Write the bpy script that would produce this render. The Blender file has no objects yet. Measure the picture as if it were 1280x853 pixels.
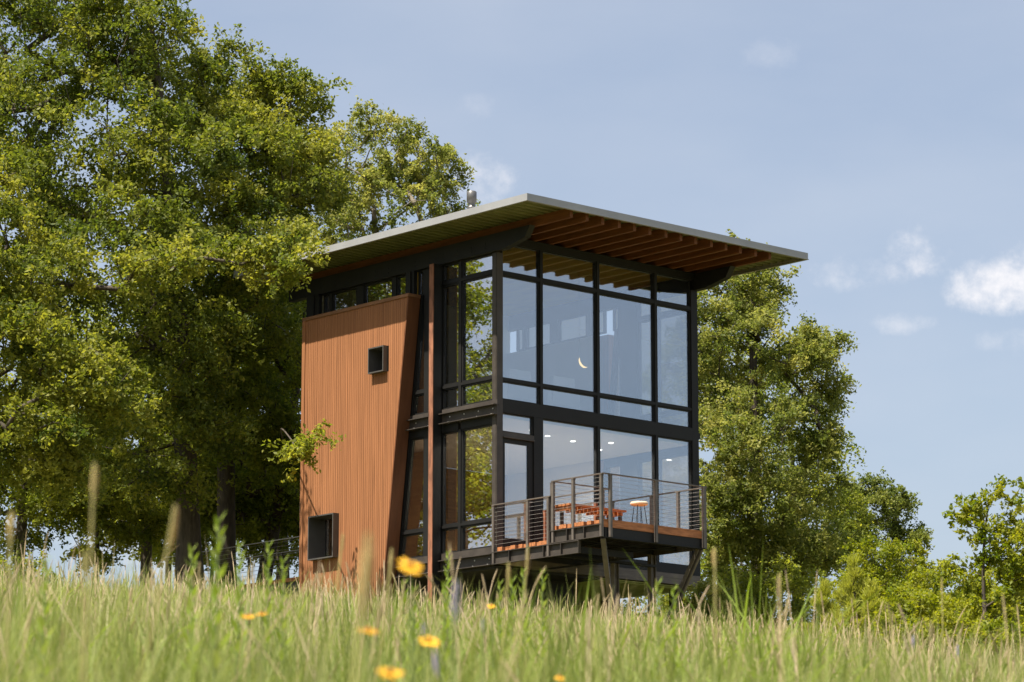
import bpy, math, random
import numpy as np
from mathutils import Vector
SC = bpy.context.scene
COL = SC.collection
R = math.radians

# ------------------------------------------------------------------ camera
FPX, PITCH, YAW = 3888.9, R(11.0567), R(48.226)
cam_d = bpy.data.cameras.new("camera")
cam = bpy.data.objects.new("camera", cam_d)
COL.objects.link(cam)
cam.location = (0, 0, 0)
cam.rotation_euler = (math.pi / 2 + PITCH, 0, 0)
cam_d.sensor_width = 36.0
cam_d.lens = 36.0 * FPX / 1280.0
cam_d.clip_start = 0.05
cam_d.clip_end = 9000
cam_d.dof.use_dof = True
cam_d.dof.focus_distance = 66.0
cam_d.dof.aperture_fstop = 6.8
SC.camera = cam

# ------------------------------------------------------------------ sky, sun, exposure
SUN_EL = R(62.5)
SUN_AZ = math.atan2(-0.760, -0.650)        # direction towards the sun, behind and left of the camera
sdir = Vector((math.sin(SUN_AZ) * math.cos(SUN_EL), math.cos(SUN_AZ) * math.cos(SUN_EL), math.sin(SUN_EL)))
world = bpy.data.worlds.new("World")
SC.world = world
world.use_nodes = True
wn, wl = world.node_tree.nodes, world.node_tree.links
bg = wn["Background"]
sky = wn.new("ShaderNodeTexSky")
sky.sky_type = 'NISHITA'
sky.sun_disc = False
sky.sun_elevation = SUN_EL
sky.sun_rotation = SUN_AZ
sky.altitude = 300
sky.air_density = 1.0
sky.dust_density = 3.0
sky.ozone_density = 1.5
bg.inputs["Strength"].default_value = 0.088


def wnode(t, **kw):
    n = wn.new(t)
    for k, v in kw.items():
        setattr(n, k, v)
    return n


def wmath(op, a, b=None, c=None):
    n = wnode("ShaderNodeMath", operation=op)
    for i, v in enumerate((a, b, c)):
        if v is None:
            continue
        if isinstance(v, (int, float)):
            n.inputs[i].default_value = v
        else:
            wl.new(v, n.inputs[i])
    return n.outputs[0]


# soft fair-weather clouds: each one a patch of directions on the sky sphere broken up by noise
tc = wnode("ShaderNodeTexCoord")
sep = wnode("ShaderNodeSeparateXYZ")
wl.new(tc.outputs["Generated"], sep.inputs[0])
az = wmath('ARCTAN2', sep.outputs[0], sep.outputs[1])
el = wmath('ARCSINE', sep.outputs[2])
noise = wnode("ShaderNodeTexNoise")
noise.inputs["Scale"].default_value = 75.0
noise.inputs["Detail"].default_value = 9.0
noise.inputs["Roughness"].default_value = 0.62
wl.new(tc.outputs["Generated"], noise.inputs["Vector"])
nz = wmath('SUBTRACT', noise.outputs["Fac"], 0.5)
CLOUDS = [  # azimuth, elevation (deg), half width, half height, density
    (9.25, 11.95, 1.2, 0.64, .82, 2.8, 1.5), (10.3, 12.2, 1.3, 0.9, .85, 2.8, 1.5), (7.6, 12.6, 0.75, 0.60, 0.72, 4.0, 2.2), (6.75, 12.3, 1.3, 0.40, 0.45, 4.6, 2.4),
    (7.3, 11.3, 0.6, 0.24, 0.40, 4, 2.2), (9.4, 10.9, 0.9, 0.3, 0.3, 4.5, 2.4), (-0.6, 14.0, 0.85, 0.55, 0.55, 4, 2.2), (4.85, 16.2, 0.75, 0.42, 0.16, 5, 2.6), (-0.7, 15.4, 0.4, 0.25, 0.18, 5, 2.6),
    (-6.5, 7.6, 2.4, 1.2, 0.6, 4, 2.2),
    (60, 13, 9, 3.0, .7, 4, 2.2), (95, 20, 10, 4.0, .6, 4, 2.2), (84, 11, 7, 1.3, .5, 4, 2.2), (-75, 12, 9, 3, .6, 4, 2.2), (-110, 20, 12, 5, .6, 4, 2.2), (150, 25, 14, 6, .6, 4, 2.2), (-160, 18, 12, 4, .6, 4, 2.2),
]
mask = None
for ca, ce, hw, hh, den, nm_, mx_ in CLOUDS:
    dx = wmath('DIVIDE', wmath('SUBTRACT', az, R(ca)), R(hw))
    dy = wmath('DIVIDE', wmath('SUBTRACT', el, R(ce)), R(hh))
    r2 = wmath('ADD', wmath('MULTIPLY', dx, dx), wmath('MULTIPLY', dy, dy))
    m = wmath('ADD', wmath('SUBTRACT', 1.0, r2), wmath('MULTIPLY', nz, nm_))
    mr = wnode("ShaderNodeMapRange", interpolation_type='SMOOTHSTEP')
    wl.new(m, mr.inputs[0])
    mr.inputs[1].default_value = 0.0
    mr.inputs[2].default_value = mx_
    mr.inputs[4].default_value = den
    mask = mr.outputs[0] if mask is None else wmath('MAXIMUM', mask, mr.outputs[0])
# thin high veil so the blue is not perfectly even
veil = wnode("ShaderNodeTexNoise")
veil.inputs["Scale"].default_value = 9.0
veil.inputs["Detail"].default_value = 5.0
vm = wnode("ShaderNodeMapping")
vm.inputs["Scale"].default_value = (1, 1, 2.5)
wl.new(tc.outputs["Generated"], vm.inputs[0])
wl.new(vm.outputs[0], veil.inputs["Vector"])
vr = wnode("ShaderNodeMapRange")
wl.new(veil.outputs["Fac"], vr.inputs[0])
vr.inputs[1].default_value = 0.35
vr.inputs[2].default_value = 0.8
vr.inputs[4].default_value = 0.22
hazy = wnode("ShaderNodeMix", data_type='RGBA')
hazy.inputs[0].default_value = 0.42
wl.new(sky.outputs[0], hazy.inputs[6])
hazy.inputs[7].default_value = (3.0, 3.15, 3.5, 1)
veiled = wnode("ShaderNodeMix", data_type='RGBA')
wl.new(vr.outputs[0], veiled.inputs[0])
wl.new(hazy.outputs[2], veiled.inputs[6])
veiled.inputs[7].default_value = (4.5, 4.6, 4.9, 1)
cm = wnode("ShaderNodeMix", data_type='RGBA')
wl.new(mask, cm.inputs[0])
wl.new(veiled.outputs[2], cm.inputs[6])
cm.inputs[7].default_value = (6.5, 6.2, 6.1, 1)
wl.new(cm.outputs[2], bg.inputs["Color"])

sun_d = bpy.data.lights.new("sun", 'SUN')
sun_d.energy = 5.0
sun_d.angle = R(0.53)
sun_d.color = (1.0, 0.93, 0.80)
sun = bpy.data.objects.new("sun", sun_d)
COL.objects.link(sun)
sun.rotation_euler = sdir.to_track_quat('Z', 'Y').to_euler()
sun.location = (-40, -30, 60)

SC.view_settings.view_transform = 'Standard'
SC.view_settings.look = 'None'
SC.view_settings.gamma = 1.0
SC.view_settings.exposure = 1.05
SC.render.engine = 'CYCLES'
SC.cycles.use_denoising = True
SC.cycles.max_bounces = 8
SC.cycles.diffuse_bounces = 4
SC.cycles.glossy_bounces = 4
SC.cycles.transmission_bounces = 4
SC.cycles.transparent_max_bounces = 16
SC.cycles.caustics_reflective = False
SC.cycles.caustics_refractive = False
SC.cycles.sample_clamp_indirect = 6.0


# ------------------------------------------------------------------ materials
def mat(name, col, rough=0.6, metal=0.0, var=0.0, vscale=3.0, vstretch=(1, 1, 1), bump=0.0, col2=None, emit=None, spec=None):
    m = bpy.data.materials.new(name)
    m.use_nodes = True
    n, l = m.node_tree.nodes, m.node_tree.links
    b = n["Principled BSDF"]
    b.inputs["Base Color"].default_value = (*col, 1)
    b.inputs["Roughness"].default_value = rough
    b.inputs["Metallic"].default_value = metal
    if spec is not None:
        b.inputs["Specular IOR Level"].default_value = spec
    if emit:
        b.inputs["Emission Color"].default_value = (*emit[0], 1)
        b.inputs["Emission Strength"].default_value = emit[1]
    if var or bump:
        t = n.new("ShaderNodeTexCoord")
        mp = n.new("ShaderNodeMapping")
        mp.inputs["Scale"].default_value = vstretch
        l.new(t.outputs["Object"], mp.inputs[0])
        nz_ = n.new("ShaderNodeTexNoise")
        nz_.inputs["Scale"].default_value = vscale
        nz_.inputs["Detail"].default_value = 6
        nz_.inputs["Roughness"].default_value = 0.6
        l.new(mp.outputs[0], nz_.inputs["Vector"])
        if var:
            cr = n.new("ShaderNodeValToRGB")
            c2 = col2 or tuple(c * (1 - var) for c in col)
            c1 = tuple(min(1, c * (1 + var * .7)) for c in col) if not col2 else col
            cr.color_ramp.elements[0].position = 0.32
            cr.color_ramp.elements[0].color = (*c2, 1)
            cr.color_ramp.elements[1].position = 0.68
            cr.color_ramp.elements[1].color = (*c1, 1)
            l.new(nz_.outputs["Fac"], cr.inputs[0])
            l.new(cr.outputs[0], b.inputs["Base Color"])
        if bump:
            bp = n.new("ShaderNodeBump")
            bp.inputs["Strength"].default_value = bump
            bp.inputs["Distance"].default_value = 0.02
            l.new(nz_.outputs["Fac"], bp.inputs["Height"])
            l.new(bp.outputs[0], b.inputs["Normal"])
    return m


def tint_mat(name, cols, rough=0.55, trans=0.35, spec=0.3):
    """leaf and blade material: colour picked by the per-leaf 'tint' value, part of the light passes through"""
    m = bpy.data.materials.new(name)
    m.use_nodes = True
    n, l = m.node_tree.nodes, m.node_tree.links
    b = n["Principled BSDF"]
    a = n.new("ShaderNodeAttribute")
    a.attribute_name = "tint"
    cr = n.new("ShaderNodeValToRGB")
    e = cr.color_ramp.elements
    while len(e) < len(cols):
        e.new(0.5)
    for i, (p, c) in enumerate(cols):
        e[i].position = p
        e[i].color = (*c, 1)
    l.new(a.outputs["Fac"], cr.inputs[0])
    l.new(cr.outputs[0], b.inputs["Base Color"])
    b.inputs["Roughness"].default_value = rough
    b.inputs["Specular IOR Level"].default_value = spec
    tr = n.new("ShaderNodeBsdfTranslucent")
    hs = n.new("ShaderNodeHueSaturation")
    hs.inputs["Hue"].default_value = 0.497
    hs.inputs["Saturation"].default_value = 1.1
    hs.inputs["Value"].default_value = 1.2
    l.new(cr.outputs[0], hs.inputs["Color"])
    l.new(hs.outputs[0], tr.inputs[0])
    mx = n.new("ShaderNodeMixShader")
    mx.inputs[0].default_value = trans
    l.new(b.outputs[0], mx.inputs[1])
    l.new(tr.outputs[0], mx.inputs[2])
    l.new(mx.outputs[0], n["Material Output"].inputs[0])
    return m


def glass_mat(name, base, tint, gl):
    m = bpy.data.materials.new(name)
    m.use_nodes = True
    n, l = m.node_tree.nodes, m.node_tree.links
    n.remove(n["Principled BSDF"])
    tr = n.new("ShaderNodeBsdfTransparent")
    tr.inputs[0].default_value = (*tint, 1)
    gs = n.new("ShaderNodeBsdfGlossy")
    gs.inputs["Roughness"].default_value = 0.0
    gs.inputs["Color"].default_value = (*gl, 1)
    lw = n.new("ShaderNodeLayerWeight")
    lw.inputs[0].default_value = 0.5
    fr = n.new("ShaderNodeMath")
    fr.operation = 'POWER'
    l.new(lw.outputs["Facing"], fr.inputs[0])
    fr.inputs[1].default_value = 4.0
    ma = n.new("ShaderNodeMath")
    ma.operation = 'MULTIPLY_ADD'
    l.new(fr.outputs[0], ma.inputs[0])
    ma.inputs[1].default_value = 1.0 - base
    ma.inputs[2].default_value = base
    mx = n.new("ShaderNodeMixShader")
    l.new(ma.outputs[0], mx.inputs[0])
    l.new(tr.outputs[0], mx.inputs[1])
    l.new(gs.outputs[0], mx.inputs[2])
    l.new(mx.outputs[0], n["Material Output"].inputs[0])
    return m


M = dict(
    black=mat("dark_steel", (0.012, 0.0115, 0.011), 0.55, 0.0, var=.25, vscale=2, spec=.28),
    brown_steel=mat("bronze_steel", (0.058, 0.048, 0.041), 0.5, 0.0, var=.3, vscale=3, spec=.35),
    rail=mat("railing_steel", (0.125, 0.105, 0.09), 0.5, 0.1, var=.3, vscale=5),
    rust=mat("rusted_steel", (0.27, 0.11, 0.06), 0.75, 0.0, var=.5, vscale=9, vstretch=(1, 1, .3), bump=.2),
    clad=mat("cedar_cladding", (0.315, 0.135, 0.060), 0.62, var=.30, vscale=2.2, vstretch=(15, 15, .28), bump=.1, spec=.25),
    clad2=mat("cedar_end_panel", (0.15, 0.058, 0.026), 0.6, var=.2, vscale=2.2, vstretch=(4, 4, .3), spec=.25),
    cap=mat("cedar_cap", (0.22, 0.10, 0.045), 0.6, var=.2, vscale=3),
    deck=mat("deck_timber", (0.42, 0.165, 0.068), 0.6, var=.35, vscale=4, vstretch=(1, 5, 5), bump=.1, spec=.25),
    rafter=mat("fir_rafter", (0.155, 0.058, 0.023), 0.6, var=.3, vscale=3, vstretch=(6, .6, 6), spec=.2),
    ply=mat("ceiling_plywood", (0.78, 0.54, 0.075), 0.6, var=.2, vscale=2, vstretch=(3, .5, 1)),
    galv=mat("galvanised_fascia", (0.33, 0.33, 0.335), 0.5, 0.25, var=.10, vscale=1.2),
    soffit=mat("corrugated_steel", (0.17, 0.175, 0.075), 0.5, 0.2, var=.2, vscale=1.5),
    under=mat("corrugated_underside", (0.46, 0.50, 0.18), 0.6, 0.0, var=.2, vscale=1.5),  # green light bounced off the grass is put into this colour
    pipe=mat("flue_steel", (0.16, 0.155, 0.15), 0.4, 0.5, var=.15, vscale=4),
    white=mat("white_plaster", (0.84, 0.83, 0.81), 0.8, var=.03),
    plank=mat("interior_planks", (0.46, 0.27, 0.09), 0.6, var=.35, vscale=3, vstretch=(.6, .6, 9)),
    floor=mat("interior_floor", (0.56, 0.44, 0.30), 0.5, var=.2, vscale=3),
    base=mat("dark_base_and_shade", (0.022, 0.02, 0.018), 0.8, var=.3),  # base boards; also the painted shade below the left floor
    greywood=mat("weathered_rim_board", (0.15, 0.125, 0.105), 0.8, var=.35, vscale=4, vstretch=(.5, .5, 6)),
    surround=mat("window_surround", (0.075, 0.07, 0.066), 0.45, var=.15, vscale=4),
    cable=mat("steel_cable", (0.30, 0.285, 0.27), 0.5, .3),
    bolt=mat("bolt_steel", (0.55, 0.54, 0.5), 0.4, .6),
    glass_left=glass_mat("side_glass", .44, (.86, .84, .80), (.93, .95, 1)),
    glass_front=glass_mat("front_glass", .30, (.92, .95, .97), (.88, .94, 1)),
    glass_dark=glass_mat("deep_window_glass", .08, (.3, .3, .3), (.8, .85, .9)),
    lamp=mat("lit_downlight", (1, .95, .85), 0.5, emit=((1.0, .93, .82), 4.0)),
    moon=mat("lit_crescent", (1, .8, .4), 0.5, emit=((1.0, .66, .24), 1.0)),
    cloth=mat("white_upholstery", (0.72, 0.71, 0.69), 0.9, var=.05, bump=.1),
    stoolseat=mat("cream_seat", (0.72, 0.55, 0.38), 0.8, var=.15),
    bark=mat("bark", (0.07, 0.055, 0.04), 0.9, var=.5, vscale=5, vstretch=(3, 3, .6), bump=.6),
    bark_pale=mat("pale_bark", (0.19, 0.16, 0.12), 0.9, var=.4, vscale=5, vstretch=(3, 3, .6), bump=.5),
    soil=mat("meadow_soil", (0.10, 0.115, 0.035), 0.95, var=.35, vscale=.6, bump=.3, col2=(.16, .13, .06)),
    petal=mat("yellow_petal", (0.75, 0.40, 0.015), 0.6, var=.15, vscale=30),
    disc=mat("flower_disc", (0.35, 0.13, 0.01), 0.8, var=.3, vscale=60),
    lav=mat("lavender_floret", (0.36, 0.28, 0.52), 0.8, var=.3, vscale=40),
    stem=mat("green_stem", (0.12, 0.17, 0.04), 0.6),
    tan=mat("tan_seed_head", (0.50, 0.34, 0.15), 0.8, var=.3, vscale=30),
    olive=mat("olive_seed_head", (0.38, 0.33, 0.12), 0.8, var=.3, vscale=30),
)
G1, G2, G3 = (0.030, 0.052, 0.009), (0.068, 0.098, 0.014), (0.135, 0.145, 0.020)
M['leaf_oak'] = tint_mat("oak_leaf", [(0, (.06, .092, .015)), (.5, (.150, .182, .028)), (1, (.33, .325, .055))], trans=.55)
M['leaf_pale'] = tint_mat("cottonwood_leaf", [(0, (.085, .12, .024)), (.5, (.195, .225, .048)), (1, (.39, .375, .10))], trans=.55)
M['leaf_bright'] = tint_mat("bright_leaf", [(0, (.12, .17, .018)), (.5, (.25, .275, .028)), (1, (.38, .37, .05))], trans=.55)
M['leaf_dark'] = tint_mat("shade_leaf", [(0, (.09, .13, .022)), (.5, (.20, .235, .036)), (1, (.36, .36, .06))], trans=.62)
M['needle'] = tint_mat("pine_needle", [(0, (.24, .27, .03)), (.5, (.38, .40, .06)), (1, (.48, .46, .10))], trans=.5)
M['grass'] = tint_mat("meadow_blade", [(0, (.16, .215, .04)), (.42, (.29, .325, .085)), (.75, (.40, .385, .17)), (1, (.48, .40, .25))], trans=.4)
M['seed'] = tint_mat("dry_seed_stem", [(0, (.32, .27, .12)), (.5, (.43, .33, .19)), (1, (.50, .40, .28))], trans=.3)
M['blade'] = tint_mat("broad_blade", [(0, (.15, .23, .03)), (.5, (.24, .32, .05)), (1, (.33, .38, .09))], trans=.45)


# ------------------------------------------------------------------ mesh helpers
class MB:
    def __init__(s):
        s.v, s.f = [], []

    def add(s, vs, fs):
        o = len(s.v)
        s.v += [tuple(p) for p in vs]
        s.f += [tuple(i + o for i in f) for f in fs]
        return s

    def box(s, a0, a1, b0, b1, c0, c1):
        v = [(x, y, z) for z in (c0, c1) for y in (b0, b1) for x in (a0, a1)]
        return s.add(v, [(0, 2, 3, 1), (4, 5, 7, 6), (0, 1, 5, 4), (2, 6, 7, 3), (0, 4, 6, 2), (1, 3, 7, 5)])

    def prism(s, pts, axis, c0, c1):
        """pts: polygon in the two other axes (order x,y,z minus axis)"""
        n = len(pts)

        def p3(p, c):
            return (c, p[0], p[1]) if axis == 0 else (p[0], c, p[1]) if axis == 1 else (p[0], p[1], c)
        v = [p3(p, c0) for p in pts] + [p3(p, c1) for p in pts]
        f = [tuple(range(n))[::-1], tuple(range(n, 2 * n))] + [(i, (i + 1) % n, n + (i + 1) % n, n + i) for i in range(n)]
        return s.add(v, f)

    def tube(s, path, rad, n=6, cap=True):
        path = [Vector(p) for p in path]
        rad = rad if isinstance(rad, (list, tuple)) else [rad] * len(path)
        rings = []
        for i, p in enumerate(path):
            d = (path[min(i + 1, len(path) - 1)] - path[max(i - 1, 0)]).normalized()
            a = d.orthogonal().normalized() if i == 0 else (a - d * a.dot(d)).normalized()
            b = d.cross(a)
            rings.append([p + (a * math.cos(2 * math.pi * k / n) + b * math.sin(2 * math.pi * k / n)) * rad[i] for k in range(n)])
        v = [q for r_ in rings for q in r_]
        f = []
        for i in range(len(path) - 1):
            for k in range(n):
                f.append((i * n + k, i * n + (k + 1) % n, (i + 1) * n + (k + 1) % n, (i + 1) * n + k))
        if cap:
            f += [tuple(range(n))[::-1], tuple(range((len(path) - 1) * n, len(path) * n))]
        return s.add(v, f)

    def beam(s, p, q, w, h):
        """rectangular bar from p to q"""
        p, q = Vector(p), Vector(q)
        d = (q - p).normalized()
        up = Vector((0, 0, 1)) if abs(d.z) < .95 else Vector((1, 0, 0))
        a = d.cross(up).normalized()
        b = a.cross(d)
        v = [c + a * sx * w / 2 + b * sy * h / 2 for c in (p, q) for sx, sy in ((-1, -1), (1, -1), (1, 1), (-1, 1))]
        return s.add(v, [(3, 2, 1, 0), (4, 5, 6, 7), (0, 1, 5, 4), (1, 2, 6, 5), (2, 3, 7, 6), (3, 0, 4, 7)])

    def lathe(s, c, prof, n=16):
        v, f = [], []
        for r_, z in prof:
            v += [(c[0] + r_ * math.cos(2 * math.pi * k / n), c[1] + r_ * math.sin(2 * math.pi * k / n), c[2] + z) for k in range(n)]
        for i in range(len(prof) - 1):
            f += [(i * n + k, i * n + (k + 1) % n, (i + 1) * n + (k + 1) % n, (i + 1) * n + k) for k in range(n)]
        f += [tuple(range(n))[::-1], tuple(range((len(prof) - 1) * n, len(prof) * n))]
        return s.add(v, f)


def link(name, me, m, parent=None):
    o = bpy.data.objects.new(name, me)
    COL.objects.link(o)
    if m is not None and not me.materials:
        me.materials.append(m)
    if parent is not None:
        o.parent = parent
    return o


def build(name, mb, m, parent=None, origin=(0, 0, 0), smooth=False):
    me = bpy.data.meshes.new(name)
    ox, oy, oz = origin
    me.from_pydata([(x - ox, y - oy, z - oz) for x, y, z in mb.v], [], mb.f)
    me.update()
    if smooth:
        me.polygons.foreach_set('use_smooth', [True] * len(me.polygons))
    return link(name, me, m, parent)


def tag(o, label=None, cat=None, group=None, kind=None):
    for k, v in (('label', label), ('category', cat), ('group', group), ('kind', kind)):
        if v:
            o[k] = v
    return o


def big_mesh(name, verts, quads, tint=None, tris=None):
    """fast mesh from numpy arrays, with a per-face 'tint' value"""
    me = bpy.data.meshes.new(name)
    nq = len(quads)
    nt = 0 if tris is None else len(tris)
    me.vertices.add(len(verts))
    me.vertices.foreach_set('co', np.asarray(verts, np.float32).ravel())
    me.loops.add(nq * 4 + nt * 3)
    li = np.asarray(quads, np.int32).ravel()
    if nt:
        li = np.concatenate([li, np.asarray(tris, np.int32).ravel()])
    me.loops.foreach_set('vertex_index', li)
    me.polygons.add(nq + nt)
    st = np.arange(nq, dtype=np.int32) * 4
    if nt:
        st = np.concatenate([st, nq * 4 + np.arange(nt, dtype=np.int32) * 3])
    me.polygons.foreach_set('loop_start', st)
    if tint is not None:
        at = me.attributes.new("tint", 'FLOAT', 'FACE')
        at.data.foreach_set('value', np.asarray(tint, np.float32))
    me.update(calc_edges=True)
    return me


# ------------------------------------------------------------------ the meadow hill
def ground(x, y):
    x = np.asarray(x, float)
    y = np.asarray(y, float)
    rise = 0.1128 * y - 0.72
    k = 1.2
    top = 7.6
    s = -k * np.log(np.exp(-np.clip(rise, -40, 40) / k) + np.exp(-top / k))     # soft minimum: the slope levels off on the hilltop
    s = s - 0.13 * np.log1p(np.exp(np.clip((y - 100) / 3.0, -40, 40))) * 3.0
    s = s - 0.056 * 22 * np.tanh(x / 22)
    xs = np.clip(x, -60, 14)
    s = s - 0.036 * (0.5 * (xs + np.sqrt(xs * xs + 0.3)) - 0.2739)     # falls away faster on the right
    s = s + 0.05 * np.sin(x * .9 + y * .23) * np.sin(y * .31 + 1.0) * np.clip((y - 6) / 12, 0, 1)
    return np.maximum(s, -30 + 0 * s)


gx = np.concatenate([-np.geomspace(4000, 46, 14), np.arange(-44, 45, 1.0), np.geomspace(46, 4000, 14)])
gy = np.concatenate([-np.geomspace(4000, 46, 14), np.arange(-44, 131, 1.0), np.geomspace(133, 6000, 14)])
GX, GY = np.meshgrid(gx, gy)
gv = np.stack([GX, GY, ground(GX, GY)], -1).reshape(-1, 3)
nx_, ny_ = len(gx), len(gy)
ii, jj = np.meshgrid(np.arange(nx_ - 1), np.arange(ny_ - 1))
q0 = (jj * nx_ + ii).ravel()
gm = big_mesh("ground", gv, np.stack([q0, q0 + 1, q0 + nx_ + 1, q0 + nx_], -1))
gm.polygons.foreach_set('use_smooth', [True] * len(gm.polygons))
tag(link("ground", gm, M['soil']), kind='structure')


def at(px, py, d):
    """point at distance d (along y) seen at photo pixel px, py"""
    a = (px - 640) / FPX
    b = (426.5 - py) / FPX
    f = Vector((a, math.cos(PITCH) - b * math.sin(PITCH), math.sin(PITCH) + b * math.cos(PITCH)))
    return f * (d / f.y)


# ------------------------------------------------------------------ the house: local axes u (front face), v (side face), z
HC = (-0.322, 65.340)
ROT = math.pi / 2 - YAW


def loc2w(u, v, z):
    c, s = math.cos(ROT), math.sin(ROT)
    return Vector((HC[0] + c * u - s * v, HC[1] + s * u + c * v, z))


def root(name, label, cat, o, group=None):
    e = bpy.data.objects.new(name, None)
    COL.objects.link(e)
    e.empty_display_size = .3
    e.location = loc2w(*o)
    e.rotation_euler = (0, 0, ROT)
    tag(e, label, cat, group)
    return e


HO = (0.0, 0.0, 6.6)
house = root("house", "modern two-storey glass and steel house with a flat overhanging roof and a cedar clad wall", "house", HO)


def hp(name, mb, m, parent=None, smooth=False):
    return build(name, mb, m, parent or house, HO, smooth)


def vedge(z):
    return 2.56 + (14.15 - z) * 0.125


# ---- cedar clad wall block with slanting right edge, fine vertical ribs
SM = (3.25, 3.79, 12.51, 13.09)      # small window v0 v1 z0 z1
BG = (4.93, 5.84, 8.54, 9.53)        # big window
ZT, ZB = 14.09, 6.7
bm, gap = MB(), MB()
pitch = 0.0655
nb = int((6.27 - 2.56) / pitch)
rng = random.Random(4)
for k in range(nb + 1):
    a = 2.56 + k * pitch
    b = min(a + pitch, 6.27)
    for (mb_, aa, bb, u0, u1) in ((gap, a, b, -.332, -.2), (bm, a + .004, b - .004, -.346 - rng.random() * .003, -.3325)):
        segs = [(ZB, ZT)]
        for h in (SM, BG):
            if bb > h[0] and aa < h[1]:
                segs = [s_ for z0, z1 in segs for s_ in ((z0, min(z1, h[2])), (max(z0, h[3]), z1)) if s_[1] > s_[0] + .01]
        for z0, z1 in segs:
            za = max(z0, 14.15 - (aa - 2.56) / .125)
            zb = max(z0, 14.15 - (bb - 2.56) / .125)
            if za >= z1 - .02 and zb >= z1 - .02:
                continue
            mb_.prism([(aa, min(za, z1 - .005)), (bb, min(zb, z1 - .005)), (bb, z1), (aa, z1)], 0, u0, u1)
wall = hp("cladding_wall", gap, M['clad'])
hp("ribbed_boards", bm, M['clad'], wall)
e = MB()
e.prism([(vedge(ZB) - .035, ZB), (vedge(ZB) - .001, ZB), (vedge(ZT) - .001, ZT), (vedge(ZT) - .035, ZT)], 0, -.36, -.02)
hp("end_panel", e, M['clad2'], wall)
hp("cap", MB().box(-.375, -.02, vedge(ZT) - .05, 6.30, ZT + .002, 14.165), M['cap'], wall)
e = MB().box(-.362, -.19, 6.271, 6.315, ZB, ZT)
e.box(-.37, -.353, 6.20, 6.271, ZB, ZT)
hp("corner_trim", e, M['clad'], wall)
hp("downspout", MB().prism([(6.36, 9.2), (6.50, 9.2), (6.50, 10.58), (6.36, 10.58)], 0, -.22, -.10), M['galv'])

for (v0, v1, z0, z1), du, nm in ((SM, -.475, "window"), (BG, -.50, "window")):
    t = .028
    f = MB()
    f.box(du, .02, v0, v0 + t, z0, z1)
    f.box(du, .02, v1 - t, v1, z0, z1)
    f.box(du, .02, v0 + t, v1 - t, z1 - t, z1)
    f.box(du, .02, v0 + t, v1 - t, z0, z0 + t)
    w = hp(nm, f, M['surround'])
    hp("pane", MB().box(-.02, -.005, v0 + t + .002, v1 - t - .002, z0 + t + .002, z1 - t - .002), M['glass_dark'], w)

# ---- columns
def hcol(u0, u1, v0, v1, z0, z1, tf=.025):
    m_ = MB()
    m_.box(u0, u0 + tf, v0, v1, z0, z1)
    m_.box(u1 - tf, u1, v0, v1, z0, z1)
    vm_ = (v0 + v1) / 2
    m_.box(u0 + tf, u1 - tf, vm_ - .012, vm_ + .012, z0, z1)
    return m_


c_ = hp("column", MB().box(-.255, -.03, 1.795, 1.92, 6.4, 14.72).box(-.19, -.03, 1.92, 2.04, 6.4, 14.72), M['black'])
hp("flange", MB().box(-.275, -.2551, 1.79, 1.925, 6.4, 14.721), M['rust'], c_)
hp("column", MB().box(-.10, -.003, 2.66, 2.95, 14.17, 14.722).box(-.14, -.1, 2.74, 2.87, 14.17, 14.722), M['black'])
hp("column", MB().box(-.10, -.003, 6.05, 6.5, 14.17, 14.722).box(-.13, -.1, 6.2, 6.36, 14.17, 14.722), M['black'])
hp("corner_post", MB().box(0, .17, 0, .155, 8.19, 14.72).box(-.012, 0.0, .02, .13, 8.4, 14.7), M['brown_steel'])
hp("corner_post", MB().box(5.89, 6.09, 0, .155, 8.19, 14.72), M['black'])

# ---- side beams carrying the roof, cantilevered and cut at the ends
for uu in (-.08, 6.02):
    m_ = MB()
    m_.prism([(-1.14, 15.115), (-.98, 14.875), (-.30, 14.733), (7.2, 14.733), (7.2, 15.115)], 0, uu, uu + .16)
    if uu < 0:
        for i in range(13):
            for z_ in (14.83, 14.93):
                m_.box(uu - .012, uu, .285 + .47 * i - .012, .285 + .47 * i + .012, z_ - .012, z_ + .012)
    hp("roof_beam", m_, M['black'])
hp("header_beam", MB().box(.085, 6.015, .0, .14, 14.955, 15.112).box(.085, 6.015, -.03, .16, 15.095, 15.115), M['black'])

# ---- floor channels on the left face, with bolts and flanges
def channel(v0, v1, z0, z1, u=-.02):
    m_ = MB()
    m_.box(u, u + .02, v0, v1, z0, z1)
    m_.box(u - .10, u, v0, v1, z1 - .016, z1)
    m_.box(u - .10, u, v0, v1, z0, z0 + .016)
    return m_


bolt_me = build("bolt", MB().lathe((0, 0, 0), [(.017, 0), (.017, .010), (.010, .014)], 6), M['bolt']).data
bpy.data.objects.remove(bpy.data.objects["bolt"])


def bolts(par, v0, v1, zw, zf):
    vv = v0
    while vv < v1 - .03:
        for (u_, z_, ry) in ((-.0202, zw, -math.pi / 2), (-.075, zf, 0)):
            o = link("bolt", bolt_me, None, par)
            o.location = (u_ - HO[0], vv - HO[1], z_ - HO[2])
            o.rotation_euler = (0, ry, 0)
        vv += .47


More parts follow.
